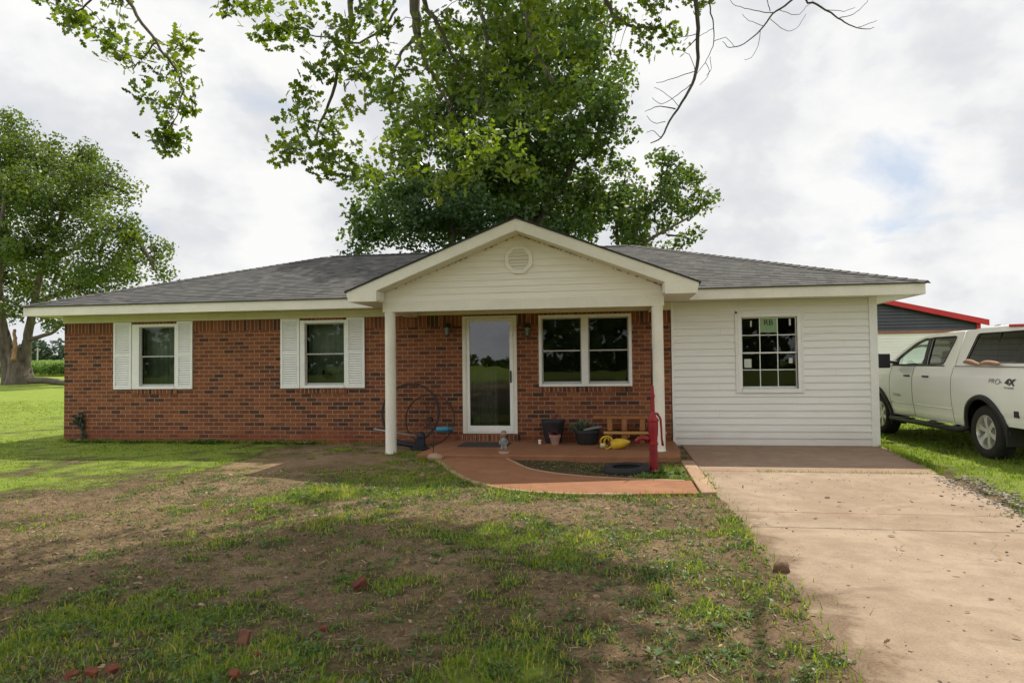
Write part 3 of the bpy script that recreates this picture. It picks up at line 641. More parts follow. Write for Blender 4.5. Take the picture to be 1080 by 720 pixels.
text_mesh('RB', .13, ink, w4, Matrix.Translation((13.65, .0292, 2.12)) @ FRONT, bold=.001, sx=1.05)
# ---- shutters
def shutter(x0, x1, z0, z1):
    m = MB(); y0, y1 = -.034, -.004; s = .042
    m.box(x0, x0+s, y0, y1, z0, z1); m.box(x1-s, x1, y0, y1, z0, z1); zm = z0+(z1-z0)*.5
    for a, b in ((z0, z0+.05), (zm-.025, zm+.025), (z1-.05, z1)): m.box(x0+s, x1-s, y0, y1, a, b)
    for a, b in ((z0+.05, zm-.025), (zm+.025, z1-.05)):
        n = int((b-a)/.044)
        for i in range(n):
            z = a+(b-a)*i/n; h = (b-a)/n
            m.prism([(x0+s, -.036, z+.004), (x0+s, -.010, z+h*.93), (x0+s, -.006, z+h*.93), (x0+s, -.030, z+.002)], (x1-x0-2*s, 0, 0))
    m.box(x0+s, x1-s, -.0065, -.0045, z0+.05, z1-.05)
    return part('shutter', m, MT['shutter'], house, bevel=.002)
for a, b in ((1.125, 1.515), (2.505, 2.84), (4.685, 5.065), (6.015, 6.37)): shutter(a, b, 1.045, 2.372)
# ---- door
df = MB(); x0, x1, z0, z1 = DOOR; df.box(x0, x0+.078, -.03, .12, z0, z1); df.box(x1-.062, x1, -.03, .12, z0, z1); df.box(x0+.078, x1-.062, -.03, .12, z1-.045, z1); df.box(x0+.078, x1-.062, -.02, .12, z0, z0+.03)
df.box(x0+.05, x0+.062, -.036, -.03, z0, z1-.05)
part('door_frame', df, MT['cream'], house, bevel=.005)
sdm = MB(); a, b, c, d = x0+.081, x1-.065, z0+.033, z1-.048
sdm.box(a, a+.055, -.028, .012, c, d); sdm.box(b-.068, b, -.028, .012, c, d); sdm.box(a+.055, b-.068, -.028, .012, d-.055, d); sdm.box(a+.055, b-.068, -.028, .012, c, c+.11)
door = part('storm_door', sdm, MT['white'], house, bevel=.006)
g = MB(); g.face([(a+.055, -.008, c+.11), (b-.068, -.008, c+.11), (b-.068, -.008, d-.055), (a+.055, -.008, d-.055)]); part('pane', g, mat_glass('storm door glass', (.5, .54, .54), .95), door, recalc=False)
h = MB(); h.box(b-.062, b-.032, -.036, -.028, 1.12, 1.34); h.tube([(b-.047, -.034, 1.31), (b-.047, -.075, 1.29), (b-.047, -.078, 1.22), (b-.047, -.04, 1.17)], .009, 8); part('door_handle', h, MT['black'], door, bevel=.003)
h = MB(); h.tube([(b-.42, .03, c+.10), (b-.08, .02, c+.10)], .016, 10); part('door_closer', h, MT['black'], door)
cu = curtain(8.3, 8.82, .25, 1.35, .42, MT['blind'], door, .02, 48, .09)
lt = MB(); lt.ball((8.70, 1.9, 2.28), (.09, .09, .06), 12); lt.tube([(8.7, 1.9, 2.34), (8.7, 1.9, 2.5)], .02, 8); part('interior_lamp', lt, paint('amber lamp shade', (.6, .25, .10), .5), house, True)
# threshold of upright bricks
th = MB()
for i in range(13):
    xx = 8.22+i*1.07/13; th.box(xx+.005, xx+1.07/13-.005, -.16, .0, .06, .192)
part('threshold', th, MT['soldier'], house, bevel=.005)
thm = MB(); thm.box(8.225, 9.285, -.152, -.001, .06, .187); part('threshold_mortar', thm, MT['curb'], house)
# ---- wall lanterns
def lantern(x, z):
    m = MB(); y = -.10
    m.box(x-.045, x+.045, -.02, -.001, z-.02, z+.13); m.tube([(x, -.02, z+.06), (x, -.06, z+.11), (x, y, z+.10)], .010, 8)
    m.lathe([(.0, .115), (.02, .11), (.075, .055), (.082, .04), (.0, .04)], 8, 0, Matrix.Translation((x, y, z))); m.lathe([(.0, -.125), (.03, -.12), (.045, -.10), (.0, -.10)], 8, 0, Matrix.Translation((x, y, z)))
    for k in range(4):
        w = math.pi/4+k*math.pi/2; m.tube([(x+.066*math.cos(w), y+.066*math.sin(w), z+.04), (x+.045*math.cos(w), y+.045*math.sin(w), z-.10)], .006, 6)
    l = part('wall_lantern', m, MT['black'], house, recalc=True)
    q = MB(); q.lathe([(.058, .039), (.04, -.099)], 8, 0, Matrix.Translation((x, y, z))); part('lantern_glass', q, paint('dusty lantern glass', (.22, .24, .18), .3, .2, 9), l, True)
lantern(7.985, 2.10); lantern(9.465, 2.07)
# ---- gabled porch roof
GX0, GX1, GXM, GY, GYB = 6.72, 12.30, 9.52, -1.75, -1.40
zt = lambda x: 2.66+(3.745-2.66)*(1-abs(x-GXM)/2.79)
pg = MB()
for sg in (-1, 1):
    e, inn = (GX0, 7.235) if sg < 0 else (GX1, 11.79)
    # rake board with its boxed lower end
    pts = [(e, zt(e)-.0), (GXM, zt(GXM)), (GXM, zt(GXM)-.185), (inn, zt(inn)-.185), (inn, 2.50), (e+(.035 if sg < 0 else -.035), 2.50)]
    pg.prism([(x, GY, z) for x, z in pts], (0, .025, 0))
part('rake_board', pg, MT['cream'], house, bevel=.004)
rs = MB()      # sloped soffit behind the rake, boxed eave sides and bottoms
for sg in (-1, 1):
    e, inn = (GX0+.035, 7.235) if sg < 0 else (GX1-.035, 11.79)
    rs.prism([(GXM, GY+.026, zt(GXM)-.19), (inn, GY+.026, zt(inn)-.19), (inn, GY+.026, zt(inn)-.17), (GXM, GY+.026, zt(GXM)-.17)], (0, GYB-GY-.03, 0))
    lo, hi = min(e, inn), max(e, inn)
    rs.box(lo+.001, hi, GY+.026, -.53, 2.503, 2.52)
    s = e if sg < 0 else e-.02; rs.box(s, s+.02, GY+.026, -.53, 2.521, 2.655)
    k = inn if sg < 0 else inn-.02; rs.box(k, k+.02, GY+.026, GYB-.03, 2.521, zt(inn)-.192)
part('rake_soffit', rs, MT['cream'], house)
bm_ = MB(); bm_.box(7.22, 11.80, GYB-.02, GYB+.17, 2.345, 2.515); bm_.box(7.22, 7.40, GYB+.171, -.03, 2.345, 2.515); bm_.box(11.62, 11.80, GYB+.171, -.03, 2.345, 2.515); part('porch_beam', bm_, MT['cream'], house, bevel=.005)
pc = MB(); pc.box(7.401, 11.619, GYB+.171, -.03, 2.44, 2.46); part('porch_ceiling', pc, MT['frieze'], house)
gs = MB(); lap_siding(gs, 2.516, 3.56, .105, lambda z: (max(7.235, GXM-2.79*(1-(z+.19-2.66)/1.085)), min(11.79, GXM+2.79*(1-(z+.19-2.66)/1.085))), GYB, tin=.003, tout=.014); part('gable_siding', gs, MT['gable'], house, recalc=False)
gb = MB(); gb.prism([(7.235, GYB+.002, 2.516), (11.79, GYB+.002, 2.516), (11.79, GYB+.002, zt(11.79)-.172), (GXM, GYB+.002, zt(GXM)-.172), (7.235, GYB+.002, zt(7.235)-.172)], (0, .05, 0)); part('gable_backing', gb, MT['gable'], house)
pr = MB(); zr = 3.768; ze = 2.667; back = lambda z: EY0+(z-EZ)/(RZ-EZ)*(RY-EY0)+.06
L0, L1, M0, M1 = (GX0-.025, GY-.02, ze), (GX0-.025, back(ze), ze), (GXM, GY-.02, zr), (GXM, back(zr), zr); R0_, R1_ = (GX1+.025, GY-.02, ze), (GX1+.025, back(ze), ze)
courses(pr, L1, L0, M0, M1, 1); courses(pr, R0_, R1_, M1, M0, 1)
prf = part('porch_roof', pr, MT['shingle'], house, recalc=False)
pe = MB()
for a, b in ((L0, M0), (M0, R0_), (L1, L0), (R0_, R1_)): pe.face([(a[0], a[1], a[2]+.006), (b[0], b[1], b[2]+.006), (b[0], b[1], b[2]-.02), (a[0], a[1], a[2]-.02)])
pe.face([L0[:2]+(ze-.02,), M0[:2]+(zr-.02,), M1[:2]+(zr-.02,), L1[:2]+(ze-.02,)]); pe.face([R0_[:2]+(ze-.02,), R1_[:2]+(ze-.02,), M1[:2]+(zr-.02,), M0[:2]+(zr-.02,)])
part('drip_edge', pe, MT['drip'], prf, recalc=False)
rc = MB(); ridge_caps(rc, M0, M1); part('ridge_cap', rc, MT['shingle'], prf, recalc=False)
ng = MB()
for k in range(70):
    x = random.uniform(7.3, 11.75) if k < 40 else random.uniform(9.6, 11.75); w = random.uniform(.008, .045); z = zt(x)-.196-random.uniform(0, .006); sl2 = (-1 if x > GXM else 1)*.389
    ng.prism([(x, GYB-.030, z), (x+w, GYB-.030, z+w*sl2), (x+w, GYB-.030, z+w*sl2-.013), (x, GYB-.030, z-.012)], (0, .006, 0))
tag(part('soffit_gap', ng, paint('brown rot stain', (.20, .12, .06), .9, .3, 20), house), kind='stuff')
# gable vent
gv = MB(); vc = (9.515, GYB-.02, 3.145); oc8 = lambda r: [(vc[0]+r*math.cos(R(22.5+45*k)), vc[2]+r*math.sin(R(22.5+45*k))) for k in range(8)]
o8, i8 = oc8(.245), oc8(.175)
for k in range(8):
    a, b, c, d = o8[k], o8[(k+1) % 8], i8[(k+1) % 8], i8[k]; gv.prism([(p[0], vc[1]-.02, p[1]) for p in (a, b, c, d)], (0, .04, 0))
vent = part('gable_vent', gv, MT['gable'], house, bevel=.004)
sl_ = MB()
for k in range(6):
    z = vc[2]-.155+k*.053; hw = min(.166, .166+(.0 if abs(z+.02-vc[2]) < .07 else -(abs(z+.02-vc[2])-.07)))
    sl_.prism([(vc[0]-hw, vc[1]-.016, z), (vc[0]-hw, vc[1]+.010, z+.028), (vc[0]-hw, vc[1]+.016, z+.026), (vc[0]-hw, vc[1]-.011, z)], (2*hw, 0, 0))
part('vent_slat', sl_, MT['gable'], vent)
vb = MB(); vb.prism([(p[0], vc[1]+.0175, p[1]) for p in oc8(.19)], (0, .001, 0)); part('vent_screen', vb, MT['black'], vent)
# porch posts
def post(x, zb):
    m = MB(); T = Matrix.Translation((x, GYB+.06, 0))
    m.lathe([(.0, zb), (.10, zb), (.102, zb+.02), (.094, zb+.03), (.091, zb+.06), (.09, 1.2), (.088, 2.28), (.092, 2.31), (.092, 2.345), (.0, 2.345)], 24, 0, T)
    return part('porch_post', m, MT['cream'], house, True, auto=40)
post(7.325, .0); post(11.695, .07)
# ------------------------------------------------------------------ metal shed
shed = thing('shed', 'shed with dark gable, white lower wall and bright red roof trim behind the pickup', 'shed', (19.9, 16, .22))
def build_shed():
    x0, x1, zr, ze = -4.75, 4.75, 3.80, 2.66; D = 9.0
    ribs = lambda a, b, s: np.arange(a, b, s)
    zt_ = lambda x: ze+(zr-ze)*(1-abs(x)/4.75)
    up = MB(); n = 12   # dark lapped boards in the gable
    for i in range(n):
        a, b = 2.30+i*.125, 2.30+(i+1)*.125
        xa = min(4.74, 4.75*(1-(a-ze)/(zr-ze))) if a > ze else 4.74; xb = min(4.74, 4.75*(1-(b-ze)/(zr-ze))) if b > ze else 4.74
        if xa < .1: break
        xb = max(xb, .01)
        up.face([(-xa, -.05, a), (xa, -.05, a), (xb, -.015, b), (-xb, -.015, b)]); up.face([(-xa, -.01, a), (xa, -.01, a), (xa, -.05, a), (-xa, -.05, a)])
    part('gable_cladding', up, paint('dark slate cladding', (.045, .05, .058), .45, .15, 2), shed, recalc=False)
    lo = MB(); z = -.3
    while z < 2.2: lo.face([(x0, -.03, z), (x1, -.03, z), (x1, -.012, min(2.2, z+.11)), (x0, -.012, min(2.2, z+.11))]); lo.face([(x0, -.01, z), (x1, -.01, z), (x1, -.03, z), (x0, -.03, z)]); z += .11
    part('front_wall', lo, MT['siding'], shed, recalc=False)
    bd = MB(); bd.prism([(x0, 0, -.3), (x1, 0, -.3), (x1, 0, ze-.05), (0, 0, zr-.05), (x0, 0, ze-.05)], (0, D, 0)); part('side_wall', bd, paint('dark slate wall', (.06, .065, .07), .5, .1, 2), shed)
    br = MB(); br.box(x0, x1, -.07, .0, 2.2, 2.30); part('band_board', br, paint('faded red brown band', (.30, .13, .09), .6, .15, 3), shed, bevel=.006)
    red = paint('bright red metal trim', (.50, .025, .03), .35, .1, 2); tr = MB()
    for s in (-1, 1):
        tr.prism([(0, -.22, zr+.06), (s*5.0, -.22, zt_(4.75)-.06+.06), (s*5.0, -.22, zt_(4.75)-.22), (0, -.22, zr-.12)], (0, .05, 0))
        tr.box(min(s*4.62, s*4.76), max(s*4.62, s*4.76), -.09, .06, -.3, ze-.1)
    part('red_trim', tr, red, shed, bevel=.006)
    rf_ = MB()
    for s in (-1, 1): rf_.prism([(0, -.16, zr+.02), (s*4.98, -.16, ze-.04), (s*4.98, -.16, ze-.01), (0, -.16, zr+.05)], (0, D+.3, 0))
    part('roof', rf_, paint('red metal roof sheet', (.42, .03, .03), .35, .12, 1.5), shed)
build_shed()
# ------------------------------------------------------------------ pickup truck
def build_truck():
    tr = thing('pickup_truck', 'white crew cab pickup with camper shell parked on grass beside the end room', 'pickup truck', (17.24, .5, .0), R(2.7))
    WH = paint('cream white car paint', (.87, .86, .80), .24, .02, .8, None, 0, 0, .5)
    _b = WH.node_tree.nodes['Principled BSDF']; WH.node_tree.links.remove(_b.inputs['Roughness'].links[0]); _b.inputs['Roughness'].default_value = .22; _b.inputs['Coat Weight'].default_value = 1.; _b.inputs['Coat Roughness'].default_value = .03
    LIN = paint('grey cabin lining', (.10, .098, .092), .9, .1, 4)
    BK = MT['black']; DK = paint('dark underbody', (.012, .012, .013), .8, .2, 4)
    GL = mat_glass('tinted car glass', (.50, .58, .55), 1.1); GR = mat_glass('privacy glass', (.10, .10, .095), .8); GT = mat_glass('dark shell glass', (.035, .04, .045), .7)
    CH = paint('alloy wheel', (.66, .64, .59), .32, .1, 9, (.3, .24, .17), .25, .55, .5); RUB = paint('tyre rubber', (.022, .021, .020), .85, .25, 7, (.12, .09, .06), .4)
    YR, YF, WR, ZC, AR = -1.79, 1.79, .39, .39, .485
    def hw(z, y):            # half width of the lower body
        pts = [(.36, .90), (.45, .935), (.58, .962), (.66, .966), (.685, .978), (.80, .988), (.95, .993), (1.08, .990), (1.17, .982), (1.22, .966), (1.28, .950), (1.36, .925)]
        z = min(max(z, .36), 1.36)
        for (a, wa), (b, wb_) in zip(pts[:-1], pts[1:]):
            if a <= z <= b: w = wa+(wb_-wa)*(z-a)/(b-a); break
        f = max(0, y-1.9)/.85; w -= .16*f*f
        f = max(0, -2.7-y)/.3; w -= .05*f*f
        for yc in (YR, YF): w += .022*math.exp(-((y-yc)/.55)**4)*math.exp(-((z-.85)/.35)**2)
        return w
    def zbot(y):
        z = .43
        if y < -2.3: z = .50+.02
        for yc in (YR, YF):
            d = abs(y-yc)
            if d < AR: z = max(z, ZC+math.sqrt(AR*AR-d*d))
        return z
    def ztop(y):
        if y < -.93: return 1.345
        if y < 1.55: return 1.335
        t = (y-1.55)/1.15; return 1.315-.05*t-.13*max(0, t)**3
    def panel(ya, yb, zlo=None, zhi=None, nz=26):
        mb = MB()
        ys = list(np.arange(ya, yb, .04))+[yb]
        for yc in (YR, YF):
            for e in (-AR, AR):
                for k in (0, .002, .01, .025): 
                    q = yc+e+(k if e < 0 else -k)
                    if ya < q < yb: ys.append(q)
        ys = sorted(set(round(float(q), 4) for q in ys))
        for s in (-1, 1):
            o = len(mb.v)
            for y in ys:
                a = zbot(y) if zlo is None else max(zbot(y), zlo); b = ztop(y) if zhi is None else zhi
                for k in range(nz+1):
                    z = a+(b-a)*k/nz; mb.v.append((s*hw(z, y), y, z))
            for i in range(len(ys)-1):
                for k in range(nz):
                    q = [o+i*(nz+1)+k, o+(i+1)*(nz+1)+k, o+(i+1)*(nz+1)+k+1, o+i*(nz+1)+k+1]; mb.f.append(q if s > 0 else q[::-1]); mb.m.append(0)
        return mb
    def one_side(mb, s):     # keep the faces of one side only
        r = MB(); r.v = mb.v; 
        for f in mb.f:
            if (mb.v[f[0]][0] > 0) == (s > 0): r.f.append(f); r.m.append(0)
        used = sorted({i for f in r.f for i in f}); mp = {a: b for b, a in enumerate(used)}
        r.v = [mb.v[i] for i in used]; r.f = [[mp[i] for i in f] for f in r.f]; return r
    def solid(o, t=.02):
        m = o.modifiers.new('thick', 'SOLIDIFY'); m.thickness = t; m.offset = -1; o.data.materials.append(LIN); m.material_offset = 1; m.material_offset_rim = 0; return o
    # fenders, bed
    body = MB()
    for s in (-1, 1):
        part('bed_side', one_side(panel(-2.95, -.935), s), WH, tr, True, recalc=False, auto=35); part('front_fender', one_side(panel(1.265, 2.70), s), WH, tr, True, recalc=False, auto=35)
        rl = MB(); a, b = -2.95, -.935; q = [(s*hw(1.345, a), a, 1.345), (s*hw(1.345, b), b, 1.345), (s*.84, b, 1.352), (s*.84, a, 1.352)]; rl.face(q if s < 0 else q[::-1]); part('bed_rail', rl, WH, tr, recalc=False)
    # hood, bed rails, front and tail faces
    ys = [1.265+(2.70-1.265)*i/16 for i in range(17)]
    for a, b in zip(ys[:-1], ys[1:]):
        for k in range(10):
            u0, u1 = -1+k*.2, -.8+k*.2
            P = lambda u, y: (u*hw(ztop(y), y), y, ztop(y)+.055*(1-u**4)*(1-.3*(y-1.2)))
            body.face([P(u0, a), P(u1, a), P(u1, b), P(u0, b)])
    fz_ = ztop(2.70)
    body.face([(-hw(.6, 2.7), 2.70, .52), (hw(.6, 2.7), 2.70, .52), (hw(fz_, 2.7), 2.70, fz_), (-hw(fz_, 2.7), 2.70, fz_)])
    part('hood', body, WH, tr, True, recalc=False, auto=35)
    core = MB(); core.box(-.86, .86, -2.9, 2.62, .46, 1.0); core.box(-.80, .80, -2.94, -.9, 1.0, 1.33); core.box(-.8, .8, 1.5, 2.5, 1.0, 1.22); core.box(-.45, .45, -2.8, 2.6, .32, .46)
    for yc in (YR, YF): pass
    cb = MB()
    cb.box(-.60, .60, -2.9, 2.62, .40, 1.0); cb.box(-.86, .86, -1.26, 1.26, .45, .70); cb.box(-.80, .80, -2.93, -.93, 1.0, 1.33); cb.box(-.80, .80, 1.45, 2.55, 1.0, 1.2); cb.box(-.86, .86, -2.9, -2.32, .55, 1.0)
    for s in (-1, 1): cb.box(min(s*.85, s*.87), max(s*.85, s*.87), -1.26, 1.27, .7, 1.30)
    part('underbody', cb, DK, tr)
    tg_ = MB(); tg_.box(-.88, .88, -2.985, -2.955, .72, 1.335); part('tailgate', tg_, WH, tr, bevel=.02)
    bu = MB(); bu.prism([(-.96, -3.08, .52), (.96, -3.08, .52), (.98, -2.94, .52), (-.98, -2.94, .52)], (0, 0, .2)); part('rear_bumper', bu, paint('dull chrome', (.5, .5, .48), .3, .1, 6, None, 0, .9), tr, bevel=.03)
    fbm_ = MB(); fbm_.prism([(-.86, 2.66, .45), (.86, 2.66, .45), (.62, 2.84, .45), (-.62, 2.84, .45)], (0, 0, .3)); part('front_bumper', fbm_, BK, tr, bevel=.03)
    for s in (-1, 1):
        hl = MB(); hl.box(min(s*.58, s*.8), max(s*.58, s*.8), 2.665, 2.72, .88, 1.08); part('headlight', hl, mat_glass('lamp lens', (.8, .8, .8)), tr, bevel=.02)
        tl = MB(); tl.prism([(s*.905, -2.70, 1.225), (s*.935, -2.72, .90), (s*.93, -2.965, .88), (s*.88, -2.99, .88), (s*.88, -2.99, 1.235), (s*.915, -2.965, 1.235)], (s*.052, 0, 0)); part('tail_light', tl, paint('red lamp lens', (.42, .02, .02), .2, .1, 9, None, 0, 0, .6), tr, bevel=.012)
        mk = MB(); mk.box(min(s*.965, s*.992), max(s*.965, s*.992), -2.62, -2.52, .66, .75); part('side_marker', mk, BK, tr, bevel=.006)
    gr = MB(); gr.box(-.55, .55, 2.69, 2.73, .8, 1.07)
    for k in range(4): gr.box(-.53, .53, 2.73, 2.74, .83+k*.06, .85+k*.06)
    part('grille', gr, BK, tr, bevel=.008)
    # doors with handles
    for s in (-1, 1):
        for (a, b, hy) in ((.375, 1.255, .56), (-.925, .365, -.12)):
            yb_ = b; d = part('door', one_side(panel(a+.004, b-.004), s), WH, tr, True, recalc=False)
            if a < 0:   # rear door: lower rear corner ends at the cab edge
                pass
            q = MB(); xx = s*(hw(1.17, hy)); q.box(min(xx-.004, xx+s*.028), max(xx+.004, xx+s*.028), hy-.095, hy+.095, 1.15, 1.185); part('door_handle', q, BK, d, bevel=.010)
    # rub lines of the doors
    # greenhouse ------------------------------------------------------
    gx = lambda z: .925-(z-1.335)*.33
    def gpanel(outer, holes, s, th=.03, x_of=gx, cr=.0):
        vs = []; es = []; 
        for poly in [outer]+holes:
            o = len(vs); vs += [Vector(p) for p in poly]; es += [(o+i, o+(i+1) % len(poly)) for i in range(len(poly))]
        r = geometry.delaunay_2d_cdt(vs, es, [], 1, 1e-5)
        def ins(p, poly):
            c = False; n = len(poly)
            for i in range(n):
                (x0, y0), (x1, y1) = poly[i], poly[(i+1) % n]
                if (y0 > p[1]) != (y1 > p[1]) and p[0] < (x1-x0)*(p[1]-y0)/(y1-y0)+x0: c = not c
            return c
        mb = MB(); 
        keep = []
        for f in r[2]:
            c = sum((r[0][i] for i in f), Vector((0, 0)))/len(f)
            if ins(c, outer) and not any(ins(c, h) for h in holes): keep.append(f)
        V3_ = [(s*x_of(p[1]), p[0], p[1]) for p in r[0]]
        fs = [list(f) if (Vector(V3_[f[1]])-Vector(V3_[f[0]])).cross(Vector(V3_[f[2]])-Vector(V3_[f[0]])).x*s > 0 else list(f)[::-1] for f in keep]
        mb.add(V3_, fs); return mb
    def smooth_poly(pts, it=2):
        for _ in range(it):
            q = []
            for i in range(len(pts)):
                a, b = pts[i], pts[(i+1) % len(pts)]; L = math.hypot(b[0]-a[0], b[1]-a[1]); k = min(.25, .03/max(L, 1e-6))
                q += [(a[0]+(b[0]-a[0])*k, a[1]+(b[1]-a[1])*k), (b[0]-(b[0]-a[0])*k, b[1]-(b[1]-a[1])*k)]
            pts = q
        return pts
    roofz = lambda y: 1.895-.06*max(0, (y+.1)/.62)**2 if y > -.1 else 1.895
    outer = [(-.93, 1.335), (1.53, 1.32)]+[(1.30, 1.455), (1.06, 1.60), (.83, 1.715), (.62, 1.795), (.45, 1.84), (.25, 1.868), (0, 1.89), (-.3, 1.90), (-.93, 1.90)]
    fw = smooth_poly([(1.27, 1.365), (.06+.0, 1.365), (.14, 1.82), (.28, 1.815), (.60, 1.735), (1.0, 1.54), (1.2, 1.42)][:1]+[(.07, 1.365), (.13, 1.825), (.30, 1.818), (.58, 1.745), (.98, 1.56), (1.22, 1.42)])
    bw = smooth_poly([(.0, 1.365), (-.58, 1.375), (-.745, 1.83), (.055, 1.83)])
    qw = None
    for s in (-1, 1):
        solid(part('cab_side', gpanel(outer, [fw, bw], s), WH, tr, recalc=False), .05)
        for poly, gm in ((fw, GL), (bw, GR)):
            gq = gpanel(poly, [], s, x_of=lambda z: gx(z)-.018); part('side_window', gq, gm, tr, recalc=False)
    # black surround strips of the windows
        bl = MB(); bl.tube([(s*(gx(1.345)+.004), -.62, 1.352), (s*(gx(1.345)+.004), 1.35, 1.346)], .009, 6); bl.prism([(s*(gx(1.36)+.004), -.03, 1.362), (s*(gx(1.36)+.004), .10, 1.362), (s*(gx(1.825)+.004), .16, 1.825), (s*(gx(1.825)+.004), .035, 1.83)], (s*.006, 0, 0))
        for poly in (fw, bw): bl.tube([(s*(gx(p[1])+.002), p[0], p[1]) for p in poly], .010, 6, ring=True)
        part('window_trim', bl, BK, tr)
    rfm = MB(); ys = [-.93, -.6, -.3, -.1, .1, .25, .45, .62]
    oz = lambda y: np.interp(y, [-.93, -.3, 0, .25, .45, .62], [1.90, 1.90, 1.89, 1.868, 1.84, 1.795])
    for a, b in zip(ys[:-1], ys[1:]):
        for k in range(12):
            u0, u1 = -1+k/6, -1+(k+1)/6; P = lambda u, y: (u*gx(float(oz(y))), y, float(oz(y))+.045*(1-abs(u)**3)); rfm.face([P(u0, a), P(u1, a), P(u1, b), P(u0, b)])
    solid(part('cab_roof', rfm, WH, tr, True, recalc=False), .03)
    ws = MB(); wy = [.62, .83, 1.06, 1.30, 1.53]; wz = [1.795, 1.715, 1.60, 1.455, 1.32]
    for i in range(4):
        for k in range(10):
            u0, u1 = -1+k*.2, -.8+k*.2; P = lambda u, j: (u*(gx(wz[j])-.01), wy[j]+.12*(1-u*u), wz[j]+.02*(1-u*u)); ws.face([P(u0, i), P(u1, i), P(u1, i+1), P(u0, i+1)])
    part('windshield', ws, GL, tr, True, recalc=False)
    rg = MB(); rg.face([(-.85, -.932, 1.34), (.85, -.932, 1.34), (.72, -.932, 1.88), (-.72, -.932, 1.88)]); part('rear_glass', rg, GT, tr, recalc=False)
    # cabin: seats, steering wheel, dash
    SE = paint('grey seat cloth', (.16, .15, .14), .9, .2, 6); inn = MB()
    for xx in (-.42, .42):
        for yy in (.15, -.65):
            inn.box(xx-.26, xx+.26, yy-.1, yy+.42, .95, 1.12); inn.prism([(xx-.25, yy-.12, 1.1), (xx+.25, yy-.12, 1.1), (xx+.22, yy-.24, 1.6), (xx-.22, yy-.24, 1.6)], (0, .12, 0)); inn.box(xx-.12, xx+.12, yy-.26, yy-.16, 1.63, 1.78)
    inn.box(-.8, .8, .95, 1.4, 1.0, 1.27); part('seat', inn, SE, tr, bevel=.03)
    sw = MB(); c0 = Vector((-.42, .80, 1.36)); sw.tube([c0+Vector((.19*math.cos(w), -.08*math.sin(w)*1., .17*math.sin(w))) for w in np.linspace(0, 2*math.pi, 25)[:-1]], .016, 8, ring=True); sw.tube([c0+Vector((-.18, 0, 0)), c0+Vector((.18, 0, 0))], .02, 6); sw.tube([c0, c0+Vector((0, .3, -.12))], .03, 8); part('steering_wheel', sw, BK, tr, True)
    # camper shell
    cx_ = lambda z: .925-(z-1.35)*.30
    oc_ = [(-2.97, 1.352), (-.965, 1.352), (-.985, 1.62), (-1.0, 1.90), (-1.4, 1.925), (-2.0, 1.925), (-2.86, 1.895)]
    cw = smooth_poly([(-1.21, 1.405), (-1.36, 1.845), (-2.72, 1.845), (-2.80, 1.405)])
    for s in (-1, 1):
        sh_ = solid(part('camper_shell_side', gpanel(oc_, [cw], s, x_of=cx_), WH, tr, recalc=False), .04)
        part('shell_window', gpanel(cw, [], s, x_of=lambda z: cx_(z)-.012), GT, sh_, recalc=False)
        fr = MB(); fr.tube([(s*(cx_(p[1])+.001), p[0], p[1]) for p in cw], .008, 6, ring=True); fr.tube([(s*(cx_(1.6)), -1.93, 1.41), (s*(cx_(1.84)), -1.93, 1.84)], .009, 6); part('window_trim', fr, BK, sh_)
        ln = MB(); ln.box(min(s*.875, s*.945), max(s*.875, s*.945), -2.96, -.96, 1.3455, 1.3515); part('shell_seal', ln, BK, tr)
    cr = MB(); ys = [-2.86, -2.4, -2.0, -1.4, -1.0]; zz = [1.895, 1.915, 1.925, 1.925, 1.90]
    for i in range(4):
        for k in range(12):
            u0, u1 = -1+k/6, -1+(k+1)/6; P = lambda u, j: (u*cx_(zz[j]), ys[j], zz[j]+.05*(1-abs(u)**3)); cr.face([P(u0, i), P(u1, i), P(u1, i+1), P(u0, i+1)])
    for k in range(12):
        u0, u1 = -1+k/6, -1+(k+1)/6; P = lambda u, z, y: (u*cx_(z), y, z+(.05*(1-abs(u)**3) if z > 1.6 else 0)); cr.face([P(u0, 1.352, -.97), P(u1, 1.352, -.97), P(u1, 1.90, -1.0), P(u0, 1.90, -1.0)])
    shr = solid(part('camper_shell_roof', cr, WH, tr, True, recalc=False, auto=40), .02)
    bk = MB(); bk.face([(-.92, -2.97, 1.355), (.92, -2.97, 1.355), (.76, -2.865, 1.93), (-.76, -2.865, 1.93)]); part('shell_rear_glass', bk, GT, shr, recalc=False)
    rd = MB(); rd.prism([(-.775, -2.10, 1.905), (-.775, -2.84, 1.885), (-.775, -2.84, 1.925), (-.775, -2.10, 1.950)], (.09, 0, 0)); part('red_light_bar', rd, paint('red plastic bar', (.50, .02, .03), .25, .1, 5, None, 0, 0, .6), tr, bevel=.012)
